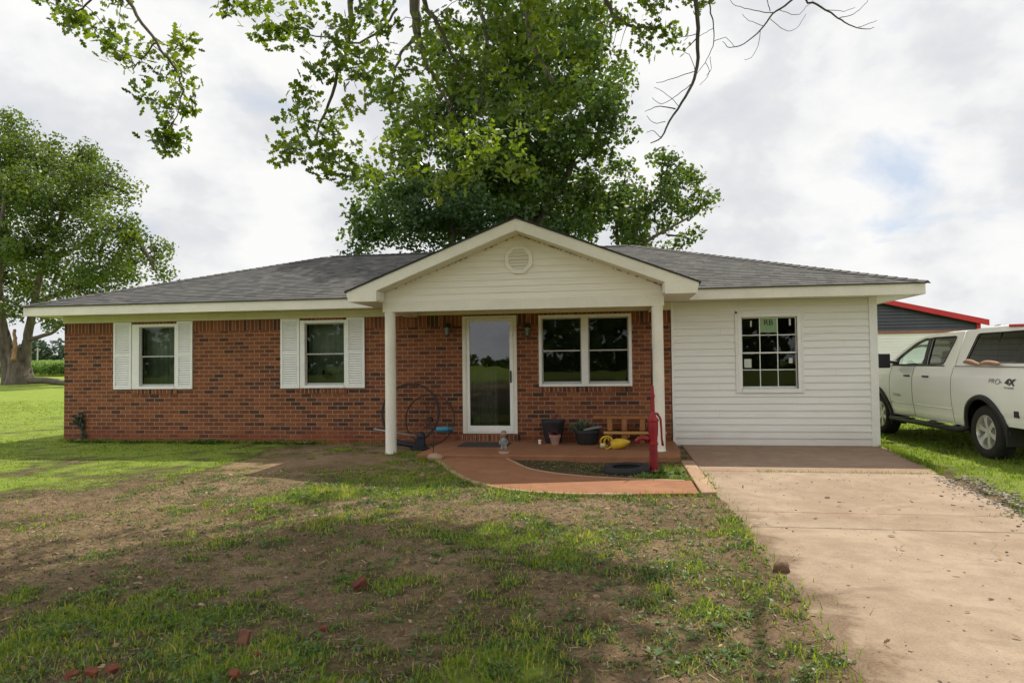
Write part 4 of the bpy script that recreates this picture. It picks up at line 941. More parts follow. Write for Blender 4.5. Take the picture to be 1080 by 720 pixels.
    # arch flares
    for s in (-1, 1):
        for yc in (YR, YF):
            m = MB(); K = 26
            for i in range(K+1):
                w = R(-4)+(math.pi+R(8))*i/K
                for (r, dx) in ((AR-.012, .0), (AR-.006, .035), (AR+.05, .030), (AR+.068, -.004)):
                    y = yc+r*math.cos(w); z = max(.40, ZC+r*math.sin(w)); m.v.append((s*(hw(max(z, .45), y)+dx), y, z))
            for i in range(K):
                for k in range(3): m.f.append([i*4+k, (i+1)*4+k, (i+1)*4+k+1, i*4+k+1]); m.m.append(0)
            part('fender_flare', m, BK, tr, True)
            mf = MB(); yy = yc-AR-.03; mf.box(min(s*.70, s*.98), max(s*.70, s*.98), yy-.03, yy, .24, .55); part('mud_flap', mf, BK, tr, bevel=.008)
            # wheel
            A = Matrix.Translation((s*.84, yc, ZC)) @ Matrix.Rotation(R(90)*s, 4, 'Y')
            hb = MB(); hb.lathe([(0, -.12), (.19, -.12), (.19, .0), (0, .0)], 20, 0, A); wh = part('wheel', hb, DK, tr)
            ty = MB(); ty.lathe([(.245, -.115), (.30, -.135), (.355, -.13), (.382, -.105), (.39, -.06), (.391, 0), (.39, .06), (.382, .105), (.355, .13), (.30, .137), (.252, .118), (.245, .10)], 48, 0, A)
            for k in range(44):
                w = 2*math.pi*k/44
                for zz_ in (-.085, .03): 
                    B = A @ Matrix.Rotation(w+(.05 if zz_ > 0 else 0), 4, 'Z'); o_ = len(ty.v); ty.v += [tuple(B @ Vector(p)) for p in ((.388, -.017, zz_), (.388, .017, zz_), (.388, .017, zz_+.055), (.388, -.017, zz_+.055), (.398, -.014, zz_+.004), (.398, .014, zz_+.004), (.398, .014, zz_+.05), (.398, -.014, zz_+.05))]
                    for f in ((4, 5, 6, 7), (0, 1, 5, 4), (1, 2, 6, 5), (2, 3, 7, 6), (3, 0, 4, 7)): ty.f.append([i+o_ for i in f]); ty.m.append(0)
            part('tyre', ty, RUB, wh, True, auto=40)
            ri = MB(); ri.lathe([(.245, .085), (.252, .112), (.240, .118), (.228, .10), (.222, .02), (.222, -.1)], 40, 0, A); ri.lathe([(0, .085), (.045, .085), (.062, .07), (.07, .04), (.0, .03)], 20, 0, A)
            for k in range(6):
                B = A @ Matrix.Rotation(2*math.pi*k/6+.2, 4, 'Z')
                q = [(.03, -.034), (.14, -.030), (.238, -.052), (.238, .052), (.14, .030), (.03, .034)]
                o_ = len(ri.v); ri.v += [tuple(B @ Vector((x, y, zz))) for (x, y), zz in zip(q, (.078, .096, .088, .088, .096, .078))]+[tuple(B @ Vector((x, y*1.12, .035))) for x, y in q]
                for f in ((0, 1, 4, 5), (1, 2, 3, 4), (0, 6, 7, 1), (1, 7, 8, 2), (3, 9, 10, 4), (4, 10, 11, 5)): ri.f.append([i+o_ for i in f]); ri.m.append(0)
            part('rim', ri, CH, wh, True, auto=30)
            rd_ = MB(); rd_.lathe([(0, .005), (.215, .005), (.215, -.01), (0, -.01)], 24, 0, A); part('brake_disc', rd_, DK, wh)
        # running board and mirror
        sb_ = MB(); sb_.tube([(s*.86, 1.28, .40), (s*1.0, 1.20, .365), (s*1.005, -1.15, .365), (s*.86, -1.25, .40)], .045, 10); 
        for y in (.9, -.1, -.9): sb_.tube([(s*1.0, y, .37), (s*.7, y, .46)], .025, 6)
        for y in (.55, -.45): sb_.box(min(s*.94, s*1.04), max(s*.94, s*1.04), y-.18, y+.18, .405, .418)
        part('running_board', sb_, BK, tr, True)
        mi_ = MB(); mi_.tube([(s*.90, 1.10, 1.40), (s*1.06, 1.13, 1.42)], .03, 8); mi_.box(min(s*1.04, s*1.24), max(s*1.04, s*1.24), 1.08, 1.19, 1.30, 1.57); mi_.prism([(s*(gx(1.37)), 1.02, 1.36), (s*gx(1.37), 1.30, 1.36), (s*gx(1.5), 1.02, 1.50)], (s*.02, 0, 0)); part('side_mirror', mi_, BK, tr, bevel=.025)
    # lettering on the side facing the house
    LEFT = Matrix.Rotation(R(-90), 4, 'Z') @ Matrix.Rotation(R(90), 4, 'X')
    gy = paint('dark grey decal', (.05, .05, .05), .4); gl_ = paint('outline grey decal', (.34, .33, .31), .4)
    def side_text(t, y, z, size, mat, **k): 
        return text_mesh(t, size, mat, tr, Matrix.Translation((-(hw(z, y)+.003), y, z)) @ LEFT, **k)
    side_text('PRO', -2.10, 1.135, .115, gl_, sx=1.25, shear=.25, bold=.001); side_text('4X', -2.44, 1.13, .125, gy, bold=.007, sx=1.4, shear=.25)
    ds = MB(); ds.box(-hw(1.13, -2.27)-.006, -hw(1.13, -2.27)-.002, -2.285, -2.25, 1.125, 1.135); part('lettering', ds, gy, tr)
    side_text('OFF ROAD', -2.43, 1.055, .038, gy, sx=1.3)
    side_text('TITAN', .98, .80, .07, gl_, sx=1.6, bold=.001)
    for s in (-1, 1):
        for a, b in ((-.92, .36), (.38, 1.25)):
            y = [a+.02+(b-a-.04)*i/8 for i in range(9)]; ml = MB(); ml.tube([(s*(hw(.66, q)+.004), q, .665) for q in y], .012, 6); part('door_moulding', ml, WH, tr, True)
build_truck()
def lump_tube(name, pts, rads, mat, label, cat, group=None, loc=(0, 0, 0)):
    mb = MB(); L0_ = Vector(loc); mb.tube([Vector(p)-L0_ for p in pts], rads, 14); mb.v = [(x+random.uniform(-.004, .004), y+random.uniform(-.004, .004), z+random.uniform(-.003, .003)) for x, y, z in mb.v]
    o = part(name, mb, mat, None, True, loc=loc); o.modifiers.new('s', 'SUBSURF').render_levels = 1
    return tag(o, label, cat, group)
TAN = paint('tan cloth', (.42, .25, .17), .9, .25, 14, (.25, .13, .09), .4, bump=.4)
lump_tube('rolled_cloth', [(16.355, -.78, 1.40), (16.345, -.86, 1.43), (16.345, -1.02, 1.42), (16.345, -1.14, 1.395), (16.35, -1.22, 1.385), (16.355, -1.27, 1.372)], [.012, .034, .04, .032, .026, .01], TAN, 'tan rolled cloth lying on the pickup bed rail, nearer the cab', 'cloth', 'rolled cloths on the bed rail', (16.345, -1, 1.36))
lump_tube('rolled_cloth', [(16.355, -1.26, 1.375), (16.345, -1.34, 1.395), (16.345, -1.48, 1.41), (16.345, -1.62, 1.40), (16.345, -1.72, 1.395), (16.355, -1.81, 1.385)], [.010, .028, .038, .034, .033, .015], TAN, 'tan rolled cloth lying on the pickup bed rail, nearer the tailgate', 'cloth', 'rolled cloths on the bed rail', (16.345, -1.5, 1.36))
# ------------------------------------------------------------------ things on and around the porch
mt = MB(); mt.box(-.42, .42, -.30, .30, 0, .012)
o = part('door_mat', mt, paint('dark grey rubber mat', (.045, .043, .045), .9, .3, 20, (.14, .09, .07), .5, bump=.5), None, bevel=.004, loc=(8.79, -.72, .081)); tag(o, 'dark grey doormat lying before the glass storm door', 'doormat')
def build_table():
    t = thing('picnic_table', 'small orange brown wooden picnic table against the brick under the double window', 'table', (11.22, -.52, .08))
    wd = mat_wood('orange stained wood', (.22, .080, .024), (.36, .145, .042)); wd2 = mat_wood('yellow worn wood', (.34, .17, .04), (.47, .27, .08))
    def brd(name, x0, x1, y0, y1, z0, z1, m=wd): part(name, MB().box(x0, x1, y0, y1, z0, z1), m, t, bevel=.006)
    brd('table_plank', -.58, .62, -.13, .04, .44, .475); brd('table_plank', -.58, .62, .05, .22, .44, .475)
    brd('bench_seat', -.40, .62, -.42, -.28, .215, .25, wd2); brd('bench_seat', -.40, .62, .34, .46, .215, .25)
    for x in (-.30, -.06, .24, .50):
        brd('upright', x-.042, x+.042, -.12, -.075, .25, .44); brd('upright', x-.042, x+.042, .14, .185, .0, .44)
    for x in (-.06, .46):
        brd('leg', x-.045, x+.045, -.38, -.33, .0, .215); brd('crosspiece', x+.048, x+.085, -.40, .44, .165, .212)
build_table()
def pot_prof(r0, r1, h): return [(0, 0), (r0, 0), (r0+.004, .01), (r1, h-.05), (r1+.014, h-.045), (r1+.014, h), (r1-.008, h), (r1-.016, h-.06), (0, h-.06)]
def leaf_cards(mb, c, n, r, size, mi=1, up=.6):
    for _ in range(n):
        d = Vector((random.gauss(0, 1), random.gauss(0, 1), abs(random.gauss(up, .6)))).normalized(); p = Vector(c)+d*r*random.uniform(.3, 1); s = size*random.uniform(.6, 1.2)
        a = d.orthogonal().normalized(); a.rotate(Matrix.Rotation(random.uniform(0, 6.28), 3, d)); b = (d+Vector((0, 0, .3))).normalized()
        mb.face([p-a*s*.1, p+a*s*.38+b*s*.5, p+b*s*1.1, p-a*s*.38+b*s*.5], mi)
def build_pots():
    t = thing('planter', 'large black plastic planter pot standing against brick right of the door', 'planter', (9.93, -.30, .08))
    p = part('pot', MB().lathe(pot_prof(.14, .205, .40), 24), MT['black'], t, True, auto=40); 
    soil = MB().lathe([(0, .33), (.185, .335)], 20); part('soil', soil, MT['bark'], t)
    st = MB()
    for k in range(5): st.tube([(random.uniform(-.08, .08), random.uniform(-.08, .08), .33), (random.uniform(-.14, .14), random.uniform(-.14, .14), random.uniform(.45, .62))], .004, 5)
    part('dry_stem', st, paint('dark red dry stem', (.10, .02, .025), .8), t)
    t = thing('planter', 'small pinkish clay pot set in front of the large black planter', 'planter', (9.99, -.62, .08))
    part('pot', MB().lathe(pot_prof(.06, .085, .17), 20), paint('pinkish clay pot', (.36, .20, .15), .85, .2, 9), t, True, auto=40)
    lf = MB(); leaf_cards(lf, (0, 0, .15), 26, .07, .07, 0); part('foliage', lf, paint('dark wine leaf', (.09, .02, .025), .6, .3, 9), t, recalc=False)
    t = thing('planter', 'low wide black pot holding a green and white leafed plant beside the picnic table', 'planter', (10.53, -.52, .08))
    part('pot', MB().lathe(pot_prof(.16, .215, .25), 24), MT['black'], t, True, auto=40)
    lf = MB(); leaf_cards(lf, (-.07, 0, .22), 150, .18, .075, 0, .2); part('foliage', lf, paint('green variegated leaf', (.06, .10, .045), .55, .5, 14, (.5, .55, .46), .7), t, recalc=False)
    rm = MB(); rm.tube([(-.05, -.16, .25), (.10, -.2, .29), (.24, -.12, .30), (.25, .05, .29)], .024, 8); part('handle', rm, paint('grey plastic handle', (.16, .17, .17), .5), t, True)
    cp_ = MB().lathe([(0, 0), (.022, .0), (.026, .06), (.030, .075), (.0, .078)], 14); o = part('cup', cp_, MT['white'], None, True, auto=40, loc=(9.72, -.55, .081)); tag(o, 'tiny white cup on the porch floor left of the black planter', 'cup')
build_pots()
def build_can():
    t = thing('watering_can', 'bright yellow plastic watering can tipped over on the porch before the picnic table', 'watering can', (10.98, -1.13, .08), R(-8)); t.scale = (.85, .85, .85)
    yl = paint('bright yellow plastic', (.58, .38, .02), .45, .12, 6, (.3, .2, .04), .35)
    b = MB(); A = Matrix.Translation((.10, 0, .10)) @ Matrix.Rotation(R(78), 4, 'Y')
    b.lathe([(0, -.14), (.075, -.14), (.10, -.11), (.102, .0), (.085, .09), (.045, .17), (.016, .22), (0, .225)], 22, 0, A); part('can_body', b, yl, t, True, auto=50)
    h = MB(); c = Vector((-.13, -.01, .12)); h.tube([c+Vector((.115*math.cos(w), .03*math.sin(2*w), .115*math.sin(w))) for w in np.linspace(0, 2*math.pi, 21)[:-1]], .017, 8, ring=True); h.tube([c+Vector((.05*math.cos(w), .05, .075*math.sin(w))) for w in np.linspace(.4, 5.2, 14)], .02, 8); part('handle', h, yl, t, True)
    s = MB(); s.lathe([(0, 0), (.05, .005), (.055, .02), (.02, .07), (.018, .10)], 14, 0, Matrix.Translation((-.20, -.05, .05)) @ Matrix.Rotation(R(-70), 4, 'X')); part('rose', s, paint('pale dirty yellow plastic', (.62, .52, .28), .5, .15, 8), t, True)
build_can()
def build_pump():
    t = thing('water_pump', 'red cast iron hand water pump standing in the planting bed by the right post', 'water pump', (11.53, -2.80, -.02))
    rd = paint('worn red enamel', (.27, .010, .018), .4, .22, 5, (.12, .03, .025), .45)
    b = MB(); b.lathe([(0, 0), (.115, 0), (.115, .025), (.068, .035), (.066, .36), (.078, .37), (.078, .40), (.066, .41), (.066, .46), (.078, .52), (.084, .62), (.082, .68), (.094, .69), (.094, .715), (.055, .75), (.045, .80), (.036, .815), (0, .82)], 24); b.v = [(x*.82, y*.82, z) for x, y, z in b.v]; part('pump_body', b, rd, t, True, auto=30)
    c = MB(); c.lathe([(.0, .80), (.034, .80), (.030, 1.0), (.038, 1.01), (.038, 1.05), (.028, 1.06), (.022, 1.17), (0, 1.18)], 16); c.v = [(x*.8, y*.8, z) for x, y, z in c.v]; part('pump_neck', c, rd, t, True, auto=30)
    s = MB(); s.tube([(-.05, 0, .455), (-.13, 0, .462), (-.19, 0, .458), (-.222, 0, .43), (-.226, 0, .40)], [.042, .032, .028, .030, .034], 12); part('spout', s, rd, t, True)
    h = MB(); h.tube([(.0, .02, .80), (.06, .0, .79), (.10, 0, .72), (.108, 0, .60), (.112, 0, .46), (.125, 0, .36)], [.016, .018, .016, .014, .014, .018], 8); part('handle', h, rd, t, True)
    r = MB(); r.tube([(-.004, .02, 1.17), (.0, .02, 1.68)], .011, 8); part('rod', r, MT['iron'], t, True)
build_pump()
ty = MB(); ty.lathe([(.19, .03), (.20, .01), (.24, .0), (.29, .015), (.315, .06), (.315, .10), (.29, .145), (.24, .16), (.20, .15), (.19, .13), (.215, .10), (.215, .06), (.19, .03)], 44); ty.v = [(x, y, z*.72) for x, y, z in ty.v]
o = part('tyre', ty, paint('old black tyre', (.013, .013, .016), .8, .25, 8, (.10, .08, .06), .45), None, True, auto=60, loc=(11.16, -2.92, -.025)); o.rotation_euler = (R(2), R(-2), 0); tag(o, 'old black tyre lying flat in the planting bed left of the red pump', 'tyre')
def build_wheels():
    for i, (x, y, r, tilt, lab, ns) in enumerate(((7.33, -.16, .545, 9, 'large black iron wheel hoop leaning on brick behind the left porch post', 0), (7.68, -.10, .46, 6, 'smaller rusty iron spoked wheel leaning on brick beside the large hoop', 10))):
        t = thing('iron_wheel', lab, 'wheel', (x, y-.12, .01 if i else .05), 0, 'iron wheels leaning on the brick wall'); T = Matrix.Translation((0, 0, r)) @ Matrix.Rotation(R(90-tilt), 4, 'X')
        rr = .030 if i == 0 else .012
        m = MB(); m.lathe([(r-rr, -.024), (r, -.024), (r, .024), (r-rr, .024), (r-rr, -.024)], 64, 0, T); part('wheel_rim', m, MT['iron'], t, True, auto=40)
        if ns:
            h = MB(); h.lathe([(0, -.05), (.05, -.05), (.05, .05), (0, .05)], 16, 0, T); part('hub', h, MT['iron'], t)
            for k in range(ns):
                w = 2*math.pi*k/ns; q = MB(); q.tube([T @ Vector((.045*math.cos(w), .045*math.sin(w), 0)), T @ Vector(((r-.006)*math.cos(w), (r-.006)*math.sin(w), 0))], .005, 6); part('spoke', q, paint('rust brown iron', (.07, .028, .018), .8, .3, 8) if k == 0 else bpy.data.materials['rust brown iron'], t)
build_wheels()
def build_trimmer():
    t = thing('string_trimmer', 'black and blue string trimmer with grey shaft lying beside the left porch post', 'trimmer', (7.7, -.85, .0), R(3))
    m = MB(); m.tube([(-.85, .03, .36), (-.05, .0, .235)], .014, 10); part('shaft', m, paint('grey metal shaft', (.32, .32, .32), .35, .1, 6, None, 0, .6), t, True)
    m = MB(); m.ball((.0, 0, .23), (.075, .07, .085), 14, 0, .08); m.box(-.09, .06, -.06, .06, .06, .20); m.tube([(-.5, .02, .14), (-.2, 0, .08), (.05, 0, .07)], .035, 8); m.tube([(.05, -.02, .38), (.09, -.02, .40), (.30, -.02, .355)], .018, 8); part('motor_head', m, paint('blue black plastic', (.016, .020, .032), .5, .2, 6), t, True, auto=50)
    m = MB(); A = Matrix.Translation((.27, -.02, .352)) @ Matrix.Rotation(R(88), 4, 'Y'); m.lathe([(0, 0), (.035, .0), (.052, .03), (.052, .16), (.045, .21), (.0, .215)], 18, 0, A); part('blue_housing', m, paint('bright blue plastic', (.03, .19, .29), .4, .1, 6), t, True, auto=50)
    m = MB(); m.lathe([(0, .215), (.042, .214), (.040, .29), (.0, .295)], 18, 0, A); part('end_cap', m, paint('dark teal plastic', (.02, .10, .13), .5), t, True, auto=50)
    g_ = MB(); g_.lathe([(0, .005), (.17, .0), (.18, .03), (.10, .07), (0, .075)], 20, 0, Matrix.Translation((-.02, 0, .0))); part('guard', g_, MT['black'], t, True, auto=50)
build_trimmer()
sk = MB(); sk.tube([(0, 0, -.05), (.004, 0, .25), (-.002, .004, .42)], .006, 6); o = part('garden_stake', sk, MT['iron'], None, True, loc=(8.20, -1.9, .04)); tag(o, 'thin dark metal stake standing at the left edge of the walkway', 'stake')
rk = MB(); rk.ball((0, 0, .05), (.12, .10, .07), 12, 0, .18); o = part('rock', rk, MT['curb'], None, True, loc=(8.30, -2.12, -.0)); tag(o, 'pale rounded stone beside the curved walkway at the stake', 'rock')
def build_statue():
    t = thing('garden_statue', 'little painted stone child statue with pale top standing at the walkway corner', 'statue', (9.30, -1.78, .08))
    sk_ = paint('weathered pinkish stone', (.30, .18, .14), .85, .2, 16); sh_ = paint('grey white painted stone', (.27, .28, .27), .8, .45, 22, (.03, .04, .04), .75)
    m = MB(); m.lathe([(0, 0), (.085, 0), (.09, .015), (.075, .03), (0, .032)], 18); part('plinth', m, paint('tan stone plinth', (.42, .27, .17), .85, .2, 10), t, True, auto=40)
    vs = [(0, 0, .125), (0, 0, .175), (0, -.004, .215), (0, -.006, .24), (0, -.012, .285), (.026, 0, .11), (.032, -.012, .07), (.03, -.005, .036), (-.026, 0, .11), (-.032, -.02, .07), (-.03, -.005, .036), (.042, 0, .205), (.062, -.02, .165), (.035, -.05, .15), (-.042, 0, .205), (-.065, -.01, .165), (-.04, -.045, .145)]
    es = [(0, 1), (1, 2), (2, 3), (3, 4), (0, 5), (5, 6), (6, 7), (0, 8), (8, 9), (9, 10), (2, 11), (11, 12), (12, 13), (2, 14), (14, 15), (15, 16)]
    rad = [.036, .038, .034, .018, .040, .024, .021, .017, .024, .021, .017, .018, .015, .012, .018, .015, .012]
    bpy.context.view_layer.update()
    me = bpy.data.meshes.new('statue_body'); me.from_pydata(vs, es, []); o = link('body', me, t); o.modifiers.new('skin', 'SKIN')
    if not me.skin_vertices:
        bm = bmesh.new(); bm.from_mesh(me); bm.verts.layers.skin.verify(); bm.to_mesh(me); bm.free()
    for i, r in enumerate(rad): me.skin_vertices[0].data[i].radius = (r, r)
    me.skin_vertices[0].data[0].use_root = True
    s = o.modifiers.new('sub', 'SUBSURF'); s.levels = 1; s.render_levels = 2; me.materials.append(sh_)
    hd = MB(); hd.ball((0, -.010, .298), (.043, .045, .050), 16); hd.ball((0, -.056, .292), (.008, .010, .010), 8); hd.ball((.042, -.008, .296), (.008, .012, .014), 8); hd.ball((-.042, -.008, .296), (.008, .012, .014), 8); part('head', hd, sk_, t, True)
    ht = MB(); ht.ball((0, .0, .325), (.046, .046, .034), 14); part('cap', ht, sk_, t, True)
build_statue()
# brick pieces in the lawn
RB = mat_brick('loose red brick'); RBm = paint('broken red brick', (.25, .075, .036), .9, .3, 18, (.14, .05, .03), .5, bump=.6)
RBd = paint('dark red brick', (.15, .045, .028), .9, .3, 18, (.08, .04, .025), .5, bump=.6); RBb = paint('brown brick', (.22, .095, .055), .9, .3, 18, (.14, .07, .045), .5, bump=.6)
def brick_piece(loc, size, rot, label, mat=None):
    b = bmesh.new(); bmesh.ops.create_cube(b, size=1)
    bmesh.ops.subdivide_edges(b, edges=b.edges, cuts=2, use_grid_fill=True)
    for v in b.verts:
        v.co = Vector((v.co.x*size[0], v.co.y*size[1], v.co.z*size[2])); e = min(size)*.05; v.co += Vector([random.uniform(-e, e) for _ in range(3)])
        if v.co.x > size[0]*.3: v.co.x -= size[0]*(.02+.12*math.sin(9*v.co.y/size[1]+40*v.co.z)**2)
    me = bpy.data.meshes.new('brick_piece'); b.to_mesh(me); b.free(); me.materials.append(mat or RBm)
    o = link('brick_piece', me, None, loc); o.rotation_euler = rot; m = o.modifiers.new('b', 'BEVEL'); m.width = .004; m.segments = 2
    return tag(o, label, 'brick', 'broken bricks lying in the lawn')
brick_piece((9.36, -7.94, .045), (.10, .06, .05), (R(12), R(-28), R(35)), 'dark red half brick tilted in the shaded lawn beside a grass tuft', RBd)
brick_piece((9.06, -8.84, .03), (.065, .025, .08), (R(-15), R(5), R(-10)), 'flat brown brick slab propped upright in the lawn near the front', RBb)
brick_piece((9.41, -8.62, .015), (.05, .032, .022), (R(8), R(10), R(70)), 'small orange brick chip lying on bare dirt left of a grass mat')
brick_piece((8.53, -9.30, .02), (.06, .045, .035), (R(8), R(15), R(20)), 'largest bright orange brick chunk in the cluster at the front left')
brick_piece((8.45, -9.33, .015), (.05, .04, .04), (R(20), R(5), R(70)), 'small orange brick chip at the left end of the front left cluster')
brick_piece((8.61, -9.26, .02), (.04, .045, .04), (R(0), R(25), R(-30)), 'dark red brick lump at the right end of the front left cluster')
brick_piece((9.24, -9.24, .02), (.045, .04, .05), (R(30), R(5), R(10)), 'orange brick chip standing alone on dirt at the picture bottom edge')
brick_piece((9.21, -8.98, .012), (.045, .03, .02), (R(5), R(5), R(50)), 'pale orange brick flake lying just right of the propped slab')
rk = MB(); rk.ball((0, 0, .03), (.06, .045, .042), 10, 0, .2); o = part('rock', rk, paint('brown stone', (.16, .09, .055), .9, .3, 18), None, True, loc=(12.17, -7.27, .012)); tag(o, 'brown stone lying on the left edge of the driveway', 'rock')
# vine on the brick corner
def build_vine():
    t = thing('climbing_vine', 'dark green vine creeping up the brick near the left house corner', 'vine', (.42, -.02, 0))
    s = MB(); s.tube([(.06, -.01, 0), (.05, -.02, .25), (.0, -.02, .42), (-.06, -.02, .55)], [.012, .01, .008, .005], 6); part('stem', s, MT['bark'], t)
    l = MB()
    for z, dx, w, n in ((.08, .06, .05, 12), (.2, .05, .04, 14), (.33, .03, .05, 14), (.44, -.02, .09, 26), (.5, -.03, .09, 20)):
        for _ in range(n):
            p = Vector((dx+random.gauss(0, w*.6), -.02-abs(random.gauss(0, .025)), z+random.gauss(0, .06))); a = random.uniform(0, 6.28); q = random.uniform(.025, .05)
            u = Vector((math.cos(a), -.3, math.sin(a))); v = Vector((-math.sin(a), -.2, math.cos(a))); l.face([p-u*q, p-v*q*.7, p+u*q, p+v*q*.7])
    part('foliage', l, paint('dark vine leaf', (.022, .036, .014), .7, .4, 9), t, recalc=False)
build_vine()
# ------------------------------------------------------------------ vegetation
def rand_dirs(n, rng, up=0.):
    d = rng.normal(size=(n, 3)); d[:, 2] += up; return d/np.linalg.norm(d, axis=1, keepdims=True)
QUAD = np.array([(0, -.5, 0), (.36, -.05, .06), (0, .5, -.04), (-.36, -.05, .06)])
# lobed oak leaf, outlined on one side and mirrored, stalk at y=0
_h = [(.0, .0), (.03, .12), (.16, .20), (.24, .30), (.10, .36), (.28, .52), (.30, .62), (.12, .62), (.20, .78), (.17, .86), (.0, 1.0)]
OAK = np.array([(x, y-.1, .10*x) for x, y in _h]+[(-x, y-.1, .10*x) for x, y in _h[-2:0:-1]])
def leaf_mesh(name, C, N, size, template, mat, rng, rnd=None):
    """leaves at C with normals N; size per leaf"""
    n = len(C); a = rng.normal(size=(n, 3)); a -= N*(a*N).sum(1, keepdims=True); a /= np.linalg.norm(a, axis=1, keepdims=True); b = np.cross(N, a)
    T = template; k = len(T); sz = size[:, None, None]
    V = C[:, None, :]+sz*(T[None, :, 0:1]*a[:, None, :]+T[None, :, 1:2]*b[:, None, :]+T[None, :, 2:3]*N[:, None, :])
    F = np.arange(n*k).reshape(n, k)
    if rnd is None: rnd = rng.random(n)
    return np_mesh(name, V.reshape(-1, 3), F, np.repeat(rnd, k), mat)
def clump_leaves(lobes, per_m3, clump_r, per_clump, size, rng, up=.7, shell=.55, flat=.75):
    Cs = []; Rn = []; cen = []
    for (c, r) in lobes:
        c = np.array(c, float); r = np.array(r if hasattr(r, '__len__') else (r, r, r*.85), float)
        n = max(3, int(per_m3*4.19*r.prod()))
        d = rand_dirs(n, rng); q = (shell+(1-shell)*rng.random(n)**.6)[:, None]; q = np.where(rng.random((n, 1)) < .3, rng.random((n, 1))**.5, q)
        cc = c+d*r*q; cen.append(cc)
        m = rng.poisson(per_clump, n)+2
        idx = np.repeat(np.arange(n), m); off = rand_dirs(len(idx), rng)*(rng.random((len(idx), 1))**.5)*1.75*clump_r*np.array([1, 1, flat]); Cs.append(cc[idx]+off)
        cr = rng.random(n)*.55; Rn.append(np.clip(cr[idx]+rng.normal(size=len(idx))*.16+.2, 0, 1))
    C = np.concatenate(Cs); Rr = np.concatenate(Rn); N = rand_dirs(len(C), rng, up); sz = size*(.65+.7*rng.random(len(C)))
    return C, N, sz, Rr, np.concatenate(cen)
def limb(mb, pts, r0, r1, wob=.0, n=8, sub=6, rng=None):
    P = [Vector(p) for p in pts]; out = []
    for i in range(len(P)-1):
        p0, p1, p2, p3 = P[max(i-1, 0)], P[i], P[i+1], P[min(i+2, len(P)-1)]
        for k in range(sub):
            t = k/sub; q = .5*((2*p1)+(p2-p0)*t+(2*p0-5*p1+4*p2-p3)*t*t+(3*p1-p0-3*p2+p3)*t**3)
            out.append(q+Vector([random.uniform(-wob, wob) for _ in range(3)]))
    out.append(P[-1]); L = len(out); mb.tube(out, [r0+(r1-r0)*(i/(L-1))**.8 for i in range(L)], n); return out
def twigs(mb, cen, skeleton, r, rng, frac=.6, maxd=1.6):
    sk_ = np.array([tuple(p) for p in skeleton])
    for c in cen:
        if rng.random() > frac: continue
        d = np.linalg.norm(sk_-c, axis=1)
        if d.min() > maxd: continue
        d = d+rng.random(len(sk_))*.15; p = sk_[d.argmin()]; m = (p+c)/2+rng.normal(size=3)*.06*d.min(); m[2] += .08*d.min()
        mb.tube([p, m, c], [r, r*.7, r*.25], 5, 0, False)
def tree(name, label, cat, base, lobes, stems, leafmat, barkmat, leaf, per_m3, clump_r, per_clump, seed, group=None, tw=.02, twf=.5, up=.7, extra=None):
    rng = np.random.default_rng(seed); t = thing(name, label, cat, base, 0, group); B = np.array(base)
    C, N, sz, Rr, cen = clump_leaves(lobes, per_m3, clump_r, per_clump, leaf, rng, up)
    me = leaf_mesh('crown', C-B, N, sz, QUAD, leafmat, rng, Rr); link('crown', me, t)
    tb = MB(); sk = []
    for pts, r0, r1 in stems: sk += limb(tb, [np.array(p)-B for p in pts], r0, r1, .02, 10)
    for c, r in lobes:         # a limb into every lobe
        c = np.array(c)-B; s_ = np.array([tuple(p) for p in sk]); d = np.linalg.norm((s_-c)*np.array([1, 1, 1.0])+np.array([0, 0, 0]), axis=1); j = d.argmin(); p = s_[j]
        if d[j] > .4: sk += limb(tb, [p, (p*.5+c*.5)+rng.normal(size=3)*.12*d[j]-np.array([0, 0, .06*d[j]]), c], tw*3.2, tw*1.1, .01, 6, 4)
    part('trunk', tb, barkmat, t, True, recalc=False)
    if twf:
        tm = MB(); twigs(tm, cen-B, sk, tw, rng, twf); tag(part('branch', tm, barkmat, t, True, recalc=False), kind='stuff')
    return t
def px_lobes(L, d, jit, seed, asp=1.):
    rng = np.random.default_rng(seed); out = []
    for (x, y, r) in L:
        dd = d+rng.uniform(-jit, jit); rr = r*dd/F_PX; out.append((at(x, y, dd), (rr, rr*1.1, rr*asp)))
    return out
